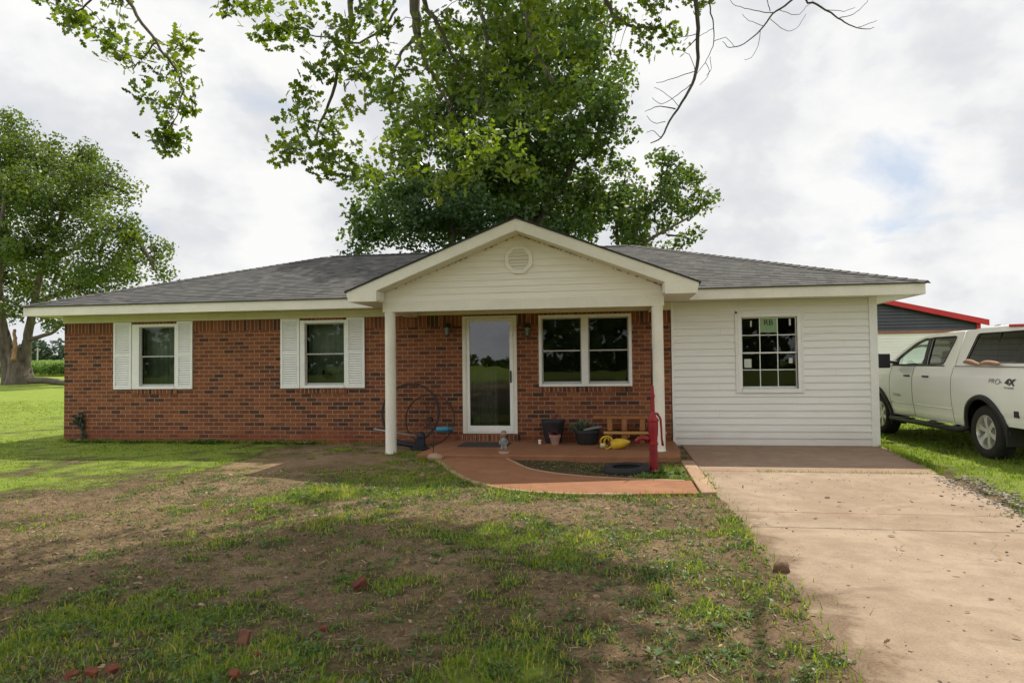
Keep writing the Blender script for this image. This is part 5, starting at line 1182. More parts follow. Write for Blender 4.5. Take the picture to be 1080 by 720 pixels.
# left field tree
LD = 45.
LT = [(20,165,34),(72,172,32),(100,190,28),(60,215,38),(118,235,30),(150,262,24),(163,285,14),(105,280,30),(40,265,32),(0,215,40),(-40,180,48),(-40,255,48),(-85,215,48),(132,297,20),(10,138,22),(72,300,22),(10,318,20),(-30,320,30),(88,155,14),(48,335,10),(135,205,16),(-70,300,34),(-120,260,36),(30,200,26),(90,318,12),(22,290,26),(60,262,30),(0,305,28),(95,302,20),(60,318,18),(125,275,22)]
base = at(14, 402, LD)
tp = lambda x, y, o=0: at(x, y, LD+o)
lt_ = tree('field_tree', 'large spreading shade tree with forked multi stem trunk in the field left of house', 'tree', tuple(base-np.array([0, 0, .15])), px_lobes(LT, LD, 3.2, 5, .85),
     [([tp(20, 410), tp(21, 395), tp(20, 380), tp(19, 366)], 1.0, .42), ([tp(18, 407), tp(16, 385), tp(8, 360, -.3), tp(2, 330, -.5), tp(0, 270, -1), tp(5, 200, -1)], .44, .08), ([tp(22, 407, .2), tp(26, 385), tp(29, 358), tp(36, 320), tp(46, 275), tp(62, 235), tp(78, 190)], .42, .08),
      ([tp(8, 407, .2), tp(6, 380, .4), tp(-6, 340, .8), tp(-30, 290, 1), tp(-50, 220, 1)], .42, .08), ([tp(30, 358), tp(42, 355, -.5), tp(56, 350, -.8), tp(70, 338, -1), tp(92, 318, -1.2)], .17, .05), ([tp(46, 278), tp(80, 262, -1), tp(115, 235, -1.5)], .2, .06), ([tp(36, 320), tp(75, 305, 1), tp(110, 290, 1.5), tp(150, 275, 1.5)], .2, .05)],
     MT['leaf_left'], MT['bark_light'], .21, .80, .55, 112, 21, None, .05, .3)
bw_ = MB(); limb(bw_, [np.array(tp(15, 378, -1.0))-base, np.array(tp(16, 360, -.72))-base, np.array(tp(15, 345, -.45))-base], .16, .09, .05, 7); part('torn_wood', bw_, MT['brokenwood'], lt_, True)
lg = MB(); p0, p1 = at(30, 401, 44.), at(78, 405.5, 42.); limb(lg, [Vector(p0)-Vector(p0), (Vector(p1)-Vector(p0))*.5+Vector((0, .2, .05)), Vector(p1)-Vector(p0)], .24, .16, .03, 10); o = part('fallen_log', lg, MT['bark'], None, True, loc=tuple(p0)); tag(o, 'brown fallen log lying on the grass right of the field tree trunk', 'log')
# trees behind the house
RD = 24.
RT = [(412,225,40),(395,195,28),(470,205,52),(530,215,60),(590,225,52),(635,225,34),(455,150,50),(540,140,66),(605,125,50),(570,70,62),(505,75,55),(625,75,34),(645,140,26),(560,15,52),(610,25,42),(470,95,40),(430,110,30),(640,95,24),(600,175,46),(390,250,22),(548,205,40),(575,180,42),(530,185,36)]
rb = np.array([8.2, 11.6, .15])
rp = lambda x, y, o=0: at(x, y, RD+o)
tree('shade_tree', 'tall dense dark green shade tree rising behind the roof ridge', 'tree', tuple(rb), px_lobes(RT, RD, 2.2, 8, .9),
     [([rb-np.array([0, 0, .2]), rb+np.array([0, .1, 2.5]), rp(560, 230), rp(555, 150), rp(560, 60), rp(565, 0)], .28, .06), ([rp(560, 260), rp(520, 200, .5), rp(480, 150, .5), rp(460, 110)], .2, .05), ([rp(560, 250), rp(600, 180, -.5), rp(620, 120)], .2, .05), ([rp(560, 275), rp(470, 235), rp(410, 215)], .16, .04)],
     MT['leaf_rear'], MT['bark'], .18, 1.9, .34, 72, 31, None, .02, .1)
R2 = [(695,185,26),(715,205,26),(735,225,14),(690,225,26),(665,215,28),(668,250,22),(705,248,18),(728,252,10),(660,185,22),(740,205,12),(650,250,24),(655,228,20),(645,215,20),(672,235,18),(722,185,12),(735,190,8)]
r2b = np.array([12.6, 11.6, .15])
tree('shade_tree', 'smaller open crowned tree leaning right behind the right roof slope', 'tree', tuple(r2b), px_lobes(R2, RD+.5, 1.0, 9, .9),
     [([r2b-np.array([0, 0, .2]), at(655, 300, 24.5), at(662, 270, 24.5), at(675, 235, 24.5), at(700, 200, 24.5)], .20, .04), ([at(662, 268, 24.5), at(690, 250, 24), at(725, 230, 24)], .09, .03), ([at(658, 285, 24.5), at(650, 240, 25), at(660, 190, 25)], .1, .03)],
     MT['leaf_rear'], MT['bark'], .165, 3.2, .28, 56, 33, None, .015, .2)
R3 = [(400,240,26),(430,225,34),(465,215,36),(500,235,38),(455,250,34),(540,245,34),(385,262,18),(575,255,30),(520,265,30),(595,245,22)]
r3b = np.array([7.1, 9.9, .15])
tree('evergreen_tree', 'low dark bluish evergreen tree directly behind the porch gable and left roof', 'tree', tuple(r3b), px_lobes(R3, 22.2, .8, 10, .9),
     [([r3b-np.array([0, 0, .2]), at(480, 300, 22.2), at(478, 250, 22.2), at(470, 210, 22.2)], .2, .05), ([at(480, 290, 22.2), at(540, 255, 22.2), at(590, 240, 22.2)], .1, .03)],
     MT['leaf_cedar'], MT['bark'], .13, 3.6, .28, 90, 35, None, .02, .1)
# near oak whose limbs hang over the front yard; its trunk stands behind the photographer
def build_oak():
    rng = np.random.default_rng(77); B = np.array([11.9, -17.2, 0]); t = thing('oak_tree', 'near oak with lobed leaves and bare dead twigs hanging into the top of view', 'tree', tuple(B))
    V3 = lambda *a: np.array(a, float)
    tb = MB(); sk = []
    tb_tr = MB(); limb(tb_tr, [V3(0, 0, -.2), V3(.02, 0, .4), V3(.05, .05, 1.5), V3(.0, .1, 3.0), V3(-.1, .4, 4.4)], .62, .40, .02, 14)
    for k in range(6):
        a = k*1.05+.3; limb(tb_tr, [V3(.38*math.cos(a), .38*math.sin(a), .7), V3(.62*math.cos(a), .62*math.sin(a), .2), V3(1.15*math.cos(a), 1.15*math.sin(a), -.1)], .20, .08, .01, 8)
    part('trunk', tb_tr, MT['bark'], t, True, recalc=False)
    W = lambda p: np.array(p)-B
    H = []
    def L_(pts, r0, r1, wob=.02): 
        H.append(limb(tb, pts, r0, r1, wob, 8)); return H[-1]
    top = V3(-.1, .4, 4.3)
    L_([top, W((11.5, -14, 7.4)), W((10.9, -10.4, 9.0)), W((10.4, -7, 8.9)), W((9.9, -4.4, 8.4)), W(at(432, -60, 10.2)), W(at(437, -5, 9.8)), W(at(441, 38, 9.7))], .30, .055)
    L_([W(at(441, 38, 9.7)), W(at(452, 72, 9.6)), W(at(463, 92, 9.5)), W(at(476, 112, 9.4))], .05, .012); L_([W(at(440, 36, 9.7)), W(at(424, 55, 9.5)), W(at(416, 78, 9.4)), W(at(414, 105, 9.3))], .03, .010)
    L_([W((10.4, -7, 8.9)), W((9.6, -4.5, 8.2)), W(at(448, -20, 8.8)), W(at(462, 25, 8.7)), W(at(478, 60, 8.6)), W(at(488, 78, 8.6))], .06, .010)
    L_([W((10.9, -9.4, 9.0)), W((10.6, -5, 9.2)), W((10.6, -2.0, 8.6)), W(at(560, -30, 10.8)), W(at(560, 40, 10.7)), W(at(585, 90, 10.6))], .12, .02)
    L_([W((10.6, -4, 9.1)), W(at(510, -25, 9.4)), W(at(512, 30, 9.3)), W(at(511, 70, 9.3)), W(at(505, 120, 9.3))], .05, .010)
    L_([W((10.6, -4.4, 9.1)), W((11.6, -2.5, 8.7)), W(at(640, -30, 9.8)), W(at(650, 20, 9.6)), W(at(690, 30, 9.6))], .07, .015)
    L_([W((10.4, -6.4, 8.9)), W((9.2, -4.2, 8.1)), W(at(380, -20, 9.2)), W(at(370, 30, 9.2)), W(at(350, 100, 9.2)), W(at(330, 150, 9.2))], .07, .012)
    L_([W(at(432, -40, 10.1)), W(at(410, 12, 10)), W(at(400, 30, 9.9)), W(at(397, 60, 9.8))], .028, .008); L_([W(at(420, 10, 9.7)), W(at(380, 45, 9.6)), W(at(340, 38, 9.5)), W(at(296, 32, 9.5))], .02, .006)
    L_([top, W((10, -14.2, 6.8)), W((7.8, -10.8, 7.2)), W((6.2, -7.6, 6.8))], .16, .045, .015); L_([W((6.2, -7.6, 6.8)), W(at(115, -60, 8.2)), W(at(135, 0, 8.1)), W(at(165, 45, 8.0)), W(at(187, 78, 8.0)), W(at(192, 100, 8.0)), W(at(183, 130, 8.0))], .032, .005, .012)
    L_([W(at(120, -40, 8.1)), W(at(95, 0, 8.0)), W(at(75, 15, 8.0))], .02, .006); L_([W(at(165, 45, 8.0)), W(at(150, 62, 8)), W(at(140, 78, 8))], .012, .005); L_([W((6.2, -7.6, 6.8)), W(at(240, -30, 8.3)), W(at(262, 5, 8.3))], .02, .006)
    # other limbs of the crown behind the camera
    for q in ((8, -20, 9), (15, -20, 9.5), (12, -23, 10), (11.5, -13.5, 11), (14, -15, 8.4)): L_([top, (top+W(q))/2+V3(0, 0, .9), W(q)], .2, .05)
    part('limb', tb, MT['bark'], t, True, recalc=False)
    CL = [(340,20,34),(382,38,36),(362,88,34),(420,30,38),(330,150,24),(318,165,14),(368,148,34),(408,110,38),(460,58,36),(452,130,38),(425,168,32),(490,158,34),(510,100,38),(540,50,38),(472,12,28),(530,150,26),(580,28,36),(622,28,34),(660,18,28),(690,22,26),(602,68,28),(560,100,32),(650,52,18),(703,5,16),(302,15,22),(270,5,18),(242,0,8),(279,28,10),(522,0,40),(742,4,9),(500,185,22),(545,175,20),(390,185,20),(470,190,18),(560,140,18),(600,95,18),(710,40,12),(675,45,12),(315,40,20),(345,60,26),(325,110,14),(310,130,12),(395,70,28),(440,90,28),(350,180,12),(300,165,8),(575,60,26),(480,40,30),(500,70,28)]
    CL2 = [(75,12,22),(100,30,18),(128,8,22),(148,62,26),(180,72,20),(165,106,20),(186,92,16),(175,138,16),(60,0,14),(118,55,13),(197,48,8),(190,120,12),(168,148,8)]
    lob = []
    for (x, y, r) in CL:
        d = rng.uniform(7.2, 7.9) if x < 365 else rng.uniform(8.0, 9.2) if x < 475 else rng.uniform(8.6, 11.3); lob.append((at(x, y, d), np.array([r, r*1.5, r*.85])*d/F_PX))
    for (x, y, r) in CL2:
        d = rng.uniform(7.7, 8.4); lob.append((at(x, y, d), np.array([r, r*1.2, r*.9])*d/F_PX))
    C, N, sz, Rr, cen = clump_leaves(lob, 18, .115, 18, .106, rng, .55, .35, .8)
    # hold back leaves from the open sky right of and below the hanging mass
    me = leaf_mesh('foliage', C-B, N, sz, OAK, MT['leaf_oak'], rng, Rr); link('foliage', me, t)
    hp = [p for h in H for p in h]
    tm = MB(); twigs(tm, cen-B, hp, .006, rng, .7, .75); tag(part('twig', tm, MT['bark'], t, True, recalc=False), kind='stuff')
    # the upper crown, above the picture, that shades the lawn
    U = [((10.6, -3.2, 9.3), (2.5, 2.2, 1.5)), ((10.4, -6.4, 9.6), (2.4, 2.3, 1.6)), ((10.9, -9.6, 10.0), (2.7, 2.4, 1.8)), ((9.6, -6.0, 9.0), (1.4, 2.0, 1.1)), ((11.6, -1.2, 9.6), (2.0, 1.6, 1.2)), ((8.6, -8.4, 11.0), (2.2, 2.6, 1.4)), ((12.6, -9, 11.2), (2.4, 2.6, 1.4)), ((9.8, -12.6, 9.4), (2.4, 2.2, 1.4)), ((13.4, -12.5, 9.8), (2.4, 2.2, 1.4)), ((11.2, -13, 11.4), (3.4, 2.6, 2.0)), ((8.4, -17, 9.5), (3, 3, 2.2)), ((14.6, -19, 9.8), (3, 3, 2.2)), ((11.5, -21.5, 10.8), (3.6, 3, 2.4)), ((11.5, -17, 12.6), (3.4, 3, 2)), ((9.4, -10.4, 9.0), (1.6, 2.0, 1.2))]
    C, N, sz, Rr, cen = clump_leaves(U, 3.4, .36, 50, .22, rng, .8, .3, .7)
    ok = ~((C[:, 1] > -11) & ((C-CAM) @ CF > 1) & (((C-CAM) @ CU) < .53*((C-CAM) @ CF)))
    sx = C[:, 0]-.25*C[:, 2]; sy = C[:, 1]-.72*C[:, 2]; jit = rng.normal(size=len(C))*.25      # crown shaped
    ok &= ~((sy > -9.6) & (sx < 6.5+np.clip(-3.5-sy, 0, 6)*.15+jit)) & ~((sy > -8.6) & (sy < 2) & (sx > 12.0+jit))
    me = leaf_mesh('foliage', (C-B)[ok], N[ok], sz[ok], OAK, MT['leaf_oak'], rng, Rr[ok]); link('foliage', me, t)
    # dead hanging branches
    db = MB(); PX = lambda L, d: [W(at(x, y, d)) for x, y in L]
    L2 = lambda pts, r0, r1: limb(db, pts, r0, r1, .006, 6, 4)
    L2([W((10.9, -9.4, 9.0)), W((12.6, -5.6, 8.2)), W(at(730, -60, 8.6))]+PX([(733, -5), (736, 30), (735, 70), (727, 95), (710, 122), (697, 145), (686, 151)], 8.6), .045, .006)
    for Lp, r in (([(735, 75), (718, 80), (700, 86), (692, 87)], .006), ([(730, 88), (715, 100), (698, 110), (688, 103)], .006), ([(712, 115), (695, 112), (680, 118)], .009), ([(736, 40), (728, 48), (723, 52)], .010), ([(736, 36), (722, 39), (712, 40)], .006), ([(733, 74), (727, 58), (713, 52)], .005), ([(702, 128), (690, 130), (682, 122)], .005), ([(697, 145), (688, 138), (682, 140)], .005),
                  ([(746, -30), (749, 8), (752, 25), (753, 44), (746, 62), (735, 78)], .012), ([(753, 44), (765, 40), (775, 50)], .004), ([(752, 30), (742, 36), (735, 40)], .004), ([(749, 60), (750, 72), (745, 80)], .004), ([(744, 66), (748, 78), (738, 90)], .004), ([(716, 112), (704, 100), (690, 92)], .004)): L2(PX(Lp, 8.6), r, .003)
    L2([W((12.6, -5.6, 8.2)), W((13.2, -5.4, 7.4))]+PX([(850, -30), (832, 2), (815, 15), (802, 32), (785, 46), (770, 50), (762, 44)], 8.3), .022, .003)
    for Lp, r in (([(815, 14), (795, 11), (776, 6), (768, -3)], .006), ([(802, 32), (800, 48), (792, 61), (785, 63)], .004), ([(820, 10), (840, 16), (850, 8), (858, 0)], .004), ([(806, 28), (790, 22), (783, 15)], .004), ([(812, 20), (828, 32), (840, 30), (850, 15)], .004), ([(812, 12), (808, -2), (803, -12)], .006)): L2(PX(Lp, 8.3), r, .0025)
    L2([W((13.2, -5.4, 7.4))]+PX([(848, -20), (862, 4), (880, 16), (895, 26), (912, 31), (922, 29)], 8.2), .018, .003)
    for Lp, r in (([(885, 19), (900, 15), (912, 5), (918, -4)], .005), ([(905, 29), (918, 25), (925, 22)], .004), ([(872, 10), (890, 12), (902, 8)], .004)): L2(PX(Lp, 8.2), r, .0025)
    part('dead_branch', db, MT['deadwood'], t, True, recalc=False)
build_oak()
# far woods and crop
def mass(name, pts, r, n, size, mat, seed, kind='stuff'):
    rng = np.random.default_rng(seed); C = []
    pts = np.array(pts); i = rng.integers(0, len(pts), n); c = pts[i]+rand_dirs(n, rng)*r[i][:, None]*np.array([1, 1, .9])*(rng.random((n, 1))**.35); c[:, 2] = np.maximum(c[:, 2], gz(c[:, 0], c[:, 1])+.2)
    cr = rng.random(len(pts))*.5
    me = leaf_mesh(name, c, rand_dirs(n, rng, .5), size*(.6+.8*rng.random(n)), QUAD, mat, rng, np.clip(cr[i]+rng.random(n)*.5, 0, 1)); return tag(link(name, me), kind=kind)
rng = np.random.default_rng(3)
xs = np.concatenate([np.arange(-330, -40, 5.)]); P_ = []; r_ = []
for x in xs:
    y = 185+rng.uniform(-8, 8); h = rng.uniform(3.4, 5.2)
    for k in range(2): P_.append((x+rng.uniform(-2, 2), y+rng.uniform(-3, 3), gz(x, y)+h*(.55+.75*k)+rng.uniform(-.5, .5))); r_.append(rng.uniform(3.2, 4.6))
mass('far_woods', P_, np.array(r_), 26000, 1.3, MT['leaf_far'], 4)
P_ = []; r_ = []
for x in np.arange(-40, 420, 6.):
    y = 300+rng.uniform(-8, 8); P_.append((x, y, gz(x, y)+rng.uniform(1.5, 3.))); r_.append(rng.uniform(2.6, 3.6))
mass('far_woods', P_, np.array(r_), 14000, 1.5, MT['leaf_far'], 9)
P_ = []; r_ = []
for x in np.arange(-160, 160, 3.5):
    low = False
    if -18 < x < 1: continue
    for k in range(1 if low else 4): P_.append((x, (-150 if low else -88)+rng.uniform(-6, 6), rng.uniform(1., 2.5) if low else 2+3.2*k+rng.uniform(-1, 1))); r_.append(rng.uniform(2.4, 3.2) if low else rng.uniform(2.6, 4))
for x in np.arange(-60, 20, 4.): P_.append((x, -190+rng.uniform(-6, 6), rng.uniform(.6, 1.8))); r_.append(rng.uniform(2., 3.))
mass('far_woods', P_, np.array(r_), 30000, 1.5, MT['leaf_rear'], 6)
def build_corn():
    rng = np.random.default_rng(12); V = []; N_ = 3600
    u = rng.random(N_); d = 62+60*u**1.6; x = rng.uniform(-70, 110, N_); P = np.array([at(a, 388, b) for a, b in zip(x, d)]); P[:, 2] = gz(P[:, 0], P[:, 1])
    Vs = []; Fs = []; Rn = []; o = 0
    for p in P:
        h = rng.uniform(1.15, 1.5)
        for k in range(7):
            a = rng.uniform(0, 6.28); z0 = h*(.12+.8*k/7); l = rng.uniform(.45, .75); dr = np.array([math.cos(a), math.sin(a), 0]); sd = np.array([-math.sin(a), math.cos(a), 0])*.045
            q = [p+np.array([0, 0, z0]), p+dr*l*.45+np.array([0, 0, z0+.28]), p+dr*l+np.array([0, 0, z0+.10])]
            Vs += [q[0]-sd*.6, q[0]+sd*.6, q[1]+sd, q[1]-sd, q[2]+sd*.3, q[2]-sd*.3]; Fs += [(o, o+1, o+2, o+3), (o+3, o+2, o+4, o+5)]; o += 6; Rn += [rng.random()]*6
    tag(link('corn_crop', np_mesh('corn_crop', Vs, Fs, Rn, MT['corn'])), kind='stuff')
build_corn()
p = at(39.5, 384, 150.); ub = MB(); ub.tube([(0, 0, -1), (0, 0, 4.6)], [.16, .12], 8); ub.box(-.7, .7, -.06, .06, 4.1, 4.25); o = part('utility_pole', ub, paint('pale weathered pole', (.42, .40, .36), .8), None, loc=(p[0], p[1], float(gz(p[0], p[1])))); tag(o, 'pale thin utility pole far off before the dark wood at left', 'pole')
far_ = at(1058, 347, 70.); tree('far_tree', 'small rounded dark tree top showing just over the camper shell roof', 'tree', (far_[0], far_[1], float(gz(far_[0], far_[1]))), [(at(1058, 347, 70), (.75, .8, 1.0)), (at(1058, 362, 70), (1.3, 1.2, 1.6)), (at(1058, 375, 70), (1.2, 1.2, 1.5))], [([(far_[0], far_[1], .5), (far_[0], far_[1], 4)], .2, .06)], MT['leaf_rear'], MT['bark'], .3, 3., .3, 12, 51, None, .04, 0)
# ---- grass
NOG = [BED]
def blocked(X, Y):
    b = on_drive(X, Y, -.02) & (Y < -2.83)
    b |= in_poly(X, Y, [(12.15, -2.83), (15.06, -2.83), (15.3, -1.6), (15.42, 0), (15.42, 8), (12, 8)])
    b |= in_poly(X, Y, OUT+INN) | ((X > 7.95) & (X < 12.1) & (Y > -1.98) & (Y < .1)) | ((X > -.02) & (X < 15.4) & (Y > -.02) & (Y < 8.02))
    b |= (X > 11.94) & (X < 12.16) & (Y > -4.45) & (Y < 0)
    return b
def blades(name, X, Y, h, w, lean, rng, mat, rnd):
    n = len(X); Z = gz(X, Y)-.006; a = rng.uniform(0, 2*np.pi, n); b = rng.uniform(0, 2*np.pi, n); ca, sa = np.cos(a), np.sin(a); l = lean*h; cb, sb = np.cos(b)*l, np.sin(b)*l
    P = np.stack([X, Y, Z], 1); S_ = np.stack([ca*w, sa*w, 0*w], 1)*.5; M1 = np.stack([cb*.35, sb*.35, h*.6], 1); T1 = np.stack([cb, sb, h*np.sqrt(np.maximum(.1, 1-lean**2*.5))], 1)
    V = np.stack([P-S_, P+S_, P+M1-S_*.8, P+M1+S_*.8, P+T1], 1).reshape(-1, 3); i = np.arange(n)*5
    F = np.stack([np.stack([i, i+1, i+3], 1), np.stack([i, i+3, i+2], 1), np.stack([i+2, i+3, i+4], 1)], 1).reshape(-1, 3)
    return tag(link(name, np_mesh(name, V, F, np.repeat(rnd, 5), mat)), kind='stuff')
def build_grass():
    rng = np.random.default_rng(23); Xs = []; Ys = []; Hs = []; Ws = []; Rs = []
    def area(x0, x1, y0, y1, per, hmul=1., wmul=1.):
        n = int((x1-x0)*(y1-y0)*per); X = rng.uniform(x0, x1, n); Y = rng.uniform(y0, y1, n)
        # gather into tufts
        j = rng.integers(0, max(1, n//9), n); tx = rng.uniform(x0, x1, max(1, n//9)); ty_ = rng.uniform(y0, y1, max(1, n//9)); k = rng.random(n) < .55
        X = np.where(k, tx[j]+rng.normal(size=n)*.022, X); Y = np.where(k, ty_[j]+rng.normal(size=n)*.022, Y)
        D = dens(X, Y); rel = np.stack([X, Y, 0*X], 1)-CAM; dep = rel @ CF; lat = np.abs(rel @ CR)
        keep = (rng.random(n) < np.maximum(np.clip((D-.14)*1.35, 0, 1)**1.35, .13)) & ~blocked(X, Y) & (dep > 1.5) & (lat < dep*.82+1.2)
        X, Y, D, dep = X[keep], Y[keep], D[keep], dep[keep]; m = len(X); tn = fbm(X*1.3, Y*1.3, 3)
        h = (.020+.050*D*rng.random(m)+.028*D*tn)*hmul*np.where(rng.random(m) < .04, 1.7, 1); w = (.0042+.0006*dep)*wmul*(.6+.8*rng.random(m))
        Xs.append(X); Ys.append(Y); Hs.append(h); Ws.append(w); Rs.append(np.clip(tn*.35+rng.random(m)**1.2*.72+np.where(D < .5, .08, 0)-.06+.17*sstep(4.5, 7, X)*sstep(13, 12, X)*sstep(-2.5, -4.5, Y), 0, 1))
    area(5.5, 13.5, -10.2, -5.5, 2600, .85); area(7.2, 12.2, -5.5, -1.0, 1500, .85); area(5.0, 7.2, -5.5, -1.0, 700, .75); area(-3.5, 8.2, -5.5, .1, 330, .55, 1.0); area(-14, .2, -2, 12, 130, .45, .9); area(14.4, 20, -7, 6, 480, .8, 1.1); area(-1, 5.5, -9, -5.5, 700)
    X = np.concatenate(Xs); Y = np.concatenate(Ys)
    blades('grass', X, Y, np.concatenate(Hs), np.concatenate(Ws), rng.uniform(.1, .95, len(X)), rng, MT['grass'], np.concatenate(Rs))
    # ragged taller grass hugging walls, slab edges and joints
    E_ = []
    def line(p, q, n, s): t = rng.random(n); E_.append(np.stack([p[0]+(q[0]-p[0])*t+rng.normal(size=n)*s, p[1]+(q[1]-p[1])*t+rng.normal(size=n)*s], 1))
    line((0, -.10), (5.6, -.10), 2600, .07); line((5.6, -.1), (7.9, -.12), 260, .08); line((-.05, 0), (-.05, 8), 900, .06)
    line((15.1, -2.8), (15.46, 0), 1300, .06); line((13.0, -2.87), (15.0, -2.88), 900, .035); line((12.3, -2.87), (13.6, -2.87), 60, .03); line((12.9, -2.88), (13.05, -2.85), 130, .05); line((12.2, -3.0), (12.13, -4.6), 160, .05); line((12.05, -4.6), (12.1, -9.5), 420, .12); line((14.78, -5.35), (14.5, -5.33), 160, .04); line((12.2, -5.33), (13.0, -5.33), 30, .012)
    for a, b in zip(OUT[:-1], OUT[1:]): line((a[0], a[1]-.06), (b[0], b[1]-.06), int(150*math.hypot(a[0]-b[0], a[1]-b[1])), .035)
    line((7.2, -1.36), (7.95, -1.5), 130, .09); line((7.95, -2.05), (8.2, -2.1), 90, .06); line((11.3, -3.55), (11.9, -3.55), 420, .09); line((11.6, -2.6), (11.9, -2.9), 220, .12)
    E2 = np.concatenate(E_); n = len(E2); blades('edge_grass', E2[:, 0], E2[:, 1], rng.uniform(.03, .10, n), rng.uniform(.005, .009, n), rng.uniform(.1, .8, n), rng, MT['grass'], np.clip(rng.random(n)*.75, 0, 1))
    # broad leaved weeds: little rosettes
    V = []; F = []; Q = []; o = 0
    spots = [(x, y, s) for x, y, s in zip(rng.uniform(6.6, 12.25, 1400), rng.uniform(-9.6, -4.9, 1400), rng.uniform(.016, .046, 1400)) if rng.random() < .25+.7*sstep(10.3, 11.6, x)]
    spots += [(11.23, -8.73, .09), (9.05, -6.4, .07), (11.6, -8.3, .07), (9.16, -7.75, .08), (8.2, -8.2, .07), (11.8, -8.1, .06)]+[(rng.uniform(11.3, 11.9), rng.uniform(-3.6, -2.9), rng.uniform(.06, .10)) for _ in range(60)]+[(rng.uniform(.2, 5.6), rng.uniform(-.22, -.05), rng.uniform(.06, .12)) for _ in range(110)]+[(rng.uniform(3.0, 3.5), rng.uniform(-.25, -.06), rng.uniform(.09, .16)) for _ in range(26)]+[(rng.uniform(9.6, 11.2), rng.uniform(-3.3, -2.2), rng.uniform(.03, .06)) for _ in range(40)]
    for (x, y, s) in spots:
        if bool(blocked(np.array([x]), np.array([y]))[0]): continue
        z = float(gz(x, y)); k = int(rng.integers(5, 10)); c = rng.random()
        for i in range(k):
            a = 6.28*i/k+rng.uniform(-.4, .4); el = rng.uniform(.25, 1.0); d = np.array([math.cos(a)*math.cos(el), math.sin(a)*math.cos(el), math.sin(el)]); sd = np.array([-math.sin(a), math.cos(a), 0])*s*.22; p = np.array([x, y, z])
            V += [p, p+d*s*.55+sd, p+d*s-np.array([0, 0, s*.15]), p+d*s*.55-sd]; F.append((o, o+1, o+2, o+3)); o += 4; Q += [np.clip(c*.6+rng.random()*.4, 0, 1)]*4
    tag(link('weeds', np_mesh('weeds', V, F, Q, MT['weed'])), kind='stuff')
build_grass()
def build_clover():
    rng = np.random.default_rng(91); n = 60000; X = rng.uniform(5.5, 12.2, n); Y = rng.uniform(-9.9, -3.9, n); c = rng.integers(0, 500, n); k = rng.random(n) < .8
    cx = rng.uniform(5.5, 12.2, 500); cy = rng.uniform(-9.9, -3.9, 500); r = rng.uniform(.03, .16, 500)
    X = np.where(k, cx[c]+rng.normal(size=n)*r[c], X); Y = np.where(k, cy[c]+rng.normal(size=n)*r[c]*.8, Y); D = dens(X, Y)
    ok = ~blocked(X, Y) & (rng.random(n) < np.clip(D*1.3-.1, .08, 1)); X, Y, c = X[ok], Y[ok], c[ok]; n = len(X)
    me = leaf_mesh('ground_cover', np.stack([X, Y, gz(X, Y)+.008+.03*rng.random(n)**2], 1), rand_dirs(n, rng, 1.6), .012+.022*rng.random(n)**2, QUAD, MT['weed'], rng, np.clip((c % 17)/17*.6+rng.random(n)*.4, 0, 1)); tag(link('ground_cover', me), kind='stuff')
build_clover()
def stones(name, X, Y, s, mat, seed, zoff=0., flat=.6):
    rng = np.random.default_rng(seed); n = len(X); ico = bmesh.new(); bmesh.ops.create_icosphere(ico, subdivisions=1, radius=1); T = np.array([v.co[:] for v in ico.verts]); FT = np.array([[v.index for v in f.verts] for f in ico.faces]); ico.free()
    k = len(T); V = T[None]*(1+.28*rng.normal(size=(n, k, 1)))*s[:, None, None]*np.stack([rng.uniform(.7, 1.4, n), rng.uniform(.7, 1.2, n), np.full(n, flat)], 1)[:, None, :]
    a = rng.uniform(0, 6.28, n); c, q = np.cos(a)[:, None], np.sin(a)[:, None]; x, y = V[..., 0]*c-V[..., 1]*q, V[..., 0]*q+V[..., 1]*c; V = np.stack([x+X[:, None], y+Y[:, None], V[..., 2]+(np.asarray(zoff)+s*.15)[:, None]], -1)
    F = (FT[None]+np.arange(n)[:, None, None]*k).reshape(-1, 3); return tag(link(name, np_mesh(name, V.reshape(-1, 3), F, np.repeat(rng.random(n), k), mat)), kind='stuff')
GRV = mat_leaf('grey gravel', [(0, (.13, .105, .08)), (.5, (.27, .225, .175)), (1, (.44, .39, .33))], .0, .9)
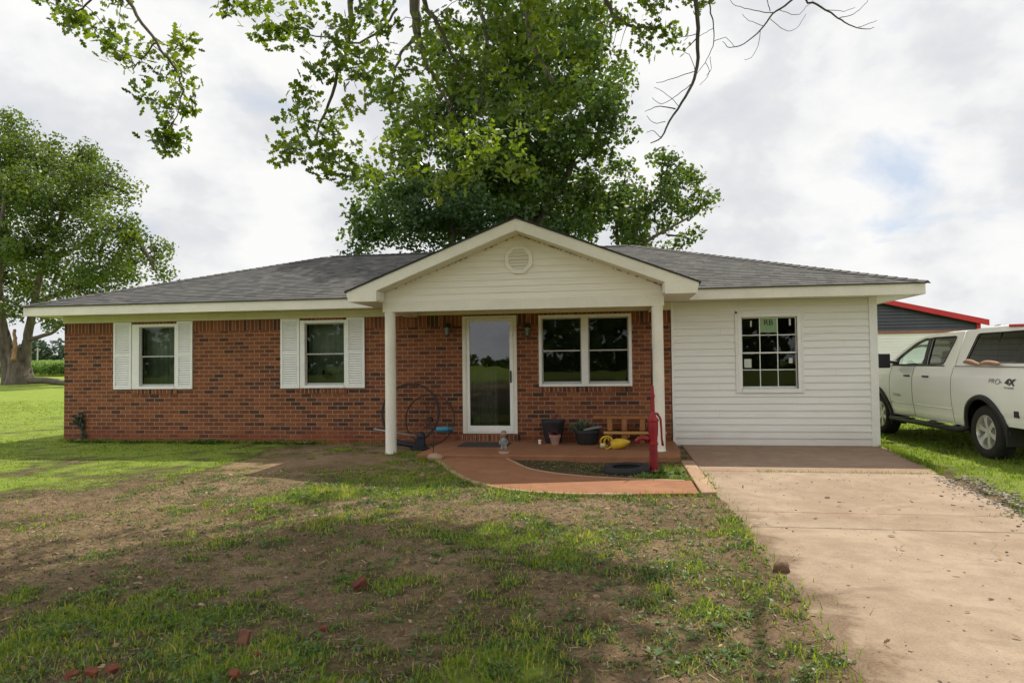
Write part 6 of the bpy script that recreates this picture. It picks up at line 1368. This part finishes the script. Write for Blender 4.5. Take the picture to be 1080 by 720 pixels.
def build_gravel():
    rng = np.random.default_rng(5); n = 2400; t = rng.random(n); Y = -3.1-5.5*t; X = drive_right(Y)+.10+rng.normal(size=n)*.16+.10*t; g = gz(X, Y); z = np.where(X < drive_right(Y), .018, g+.015); stones('gravel', X, Y, .006+.013*rng.random(n)**2, GRV, 6, z)
    n = 2600; X = rng.uniform(6, 13.5, n); Y = rng.uniform(-9.8, -4.6, n); k = ~blocked(X, Y) & (rng.random(n) < .25+.75*sstep(10, 12, X)); X, Y = X[k], Y[k]; stones('pebbles', X, Y, .004+.011*rng.random(len(X))**3, GRV, 7, gz(X, Y))
    n = 260; X = rng.uniform(12.3, 14.6, n); Y = rng.uniform(-9.5, -3, n); stones('driveway_grit', X, Y, .004+.009*rng.random(n)**3, GRV, 8, np.full(n, .018))
    # fallen leaves and straw
    DL = mat_leaf('dry leaf', [(0, (.10, .055, .025)), (.5, (.24, .14, .065)), (1, (.42, .30, .17))], .1, .8, (1, 1, 1))
    n = 900; X = rng.uniform(5.2, 14.4, n); Y = rng.uniform(-9.8, -3., n); z = np.where(on_drive(X, Y), .024, gz(X, Y)+.012); k = ~in_poly(X, Y, OUT+INN) & (~on_drive(X, Y) | (rng.random(n) < .18)); 
    me = leaf_mesh('fallen_leaves', np.stack([X, Y, z], 1)[k], rand_dirs(n, rng, 3.)[k], .025+.045*rng.random(k.sum()), OAK, DL, rng); tag(link('fallen_leaves', me), kind='stuff')
    n = 75000; X = rng.uniform(4, 12.12, n); Y = rng.uniform(-9.9, -3.6, n); k = ~blocked(X, Y); X, Y = X[k], Y[k]; n = len(X)
    TH = mat_leaf('dead thatch', [(0, (.055, .045, .022)), (.5, (.14, .11, .055)), (.9, (.27, .21, .12)), (1, (.45, .37, .24))], .1, .85, (1, 1, 1))
    N = rand_dirs(n, rng, 2.6); T = np.array([(-.05, -.5, 0), (.05, -.5, 0), (.035, .5, .05), (-.035, .5, .05)]); me = leaf_mesh('straw', np.stack([X, Y, gz(X, Y)+.008], 1), N, .018+.05*rng.random(n)**2.5, T, TH, rng); tag(link('straw', me), kind='stuff')
    n = 9000; X = rng.uniform(5, 12.15, n); Y = rng.uniform(-9.9, -4.4, n); k = ~blocked(X, Y); X, Y = X[k], Y[k]
    CLD = mat_leaf('soil crumb', [(0, (.07, .045, .027)), (.6, (.17, .11, .065)), (1, (.27, .19, .12))], .0, .95); stones('soil_crumbs', X, Y, .003+.012*rng.random(len(X))**3, CLD, 17, gz(X, Y))
build_gravel()
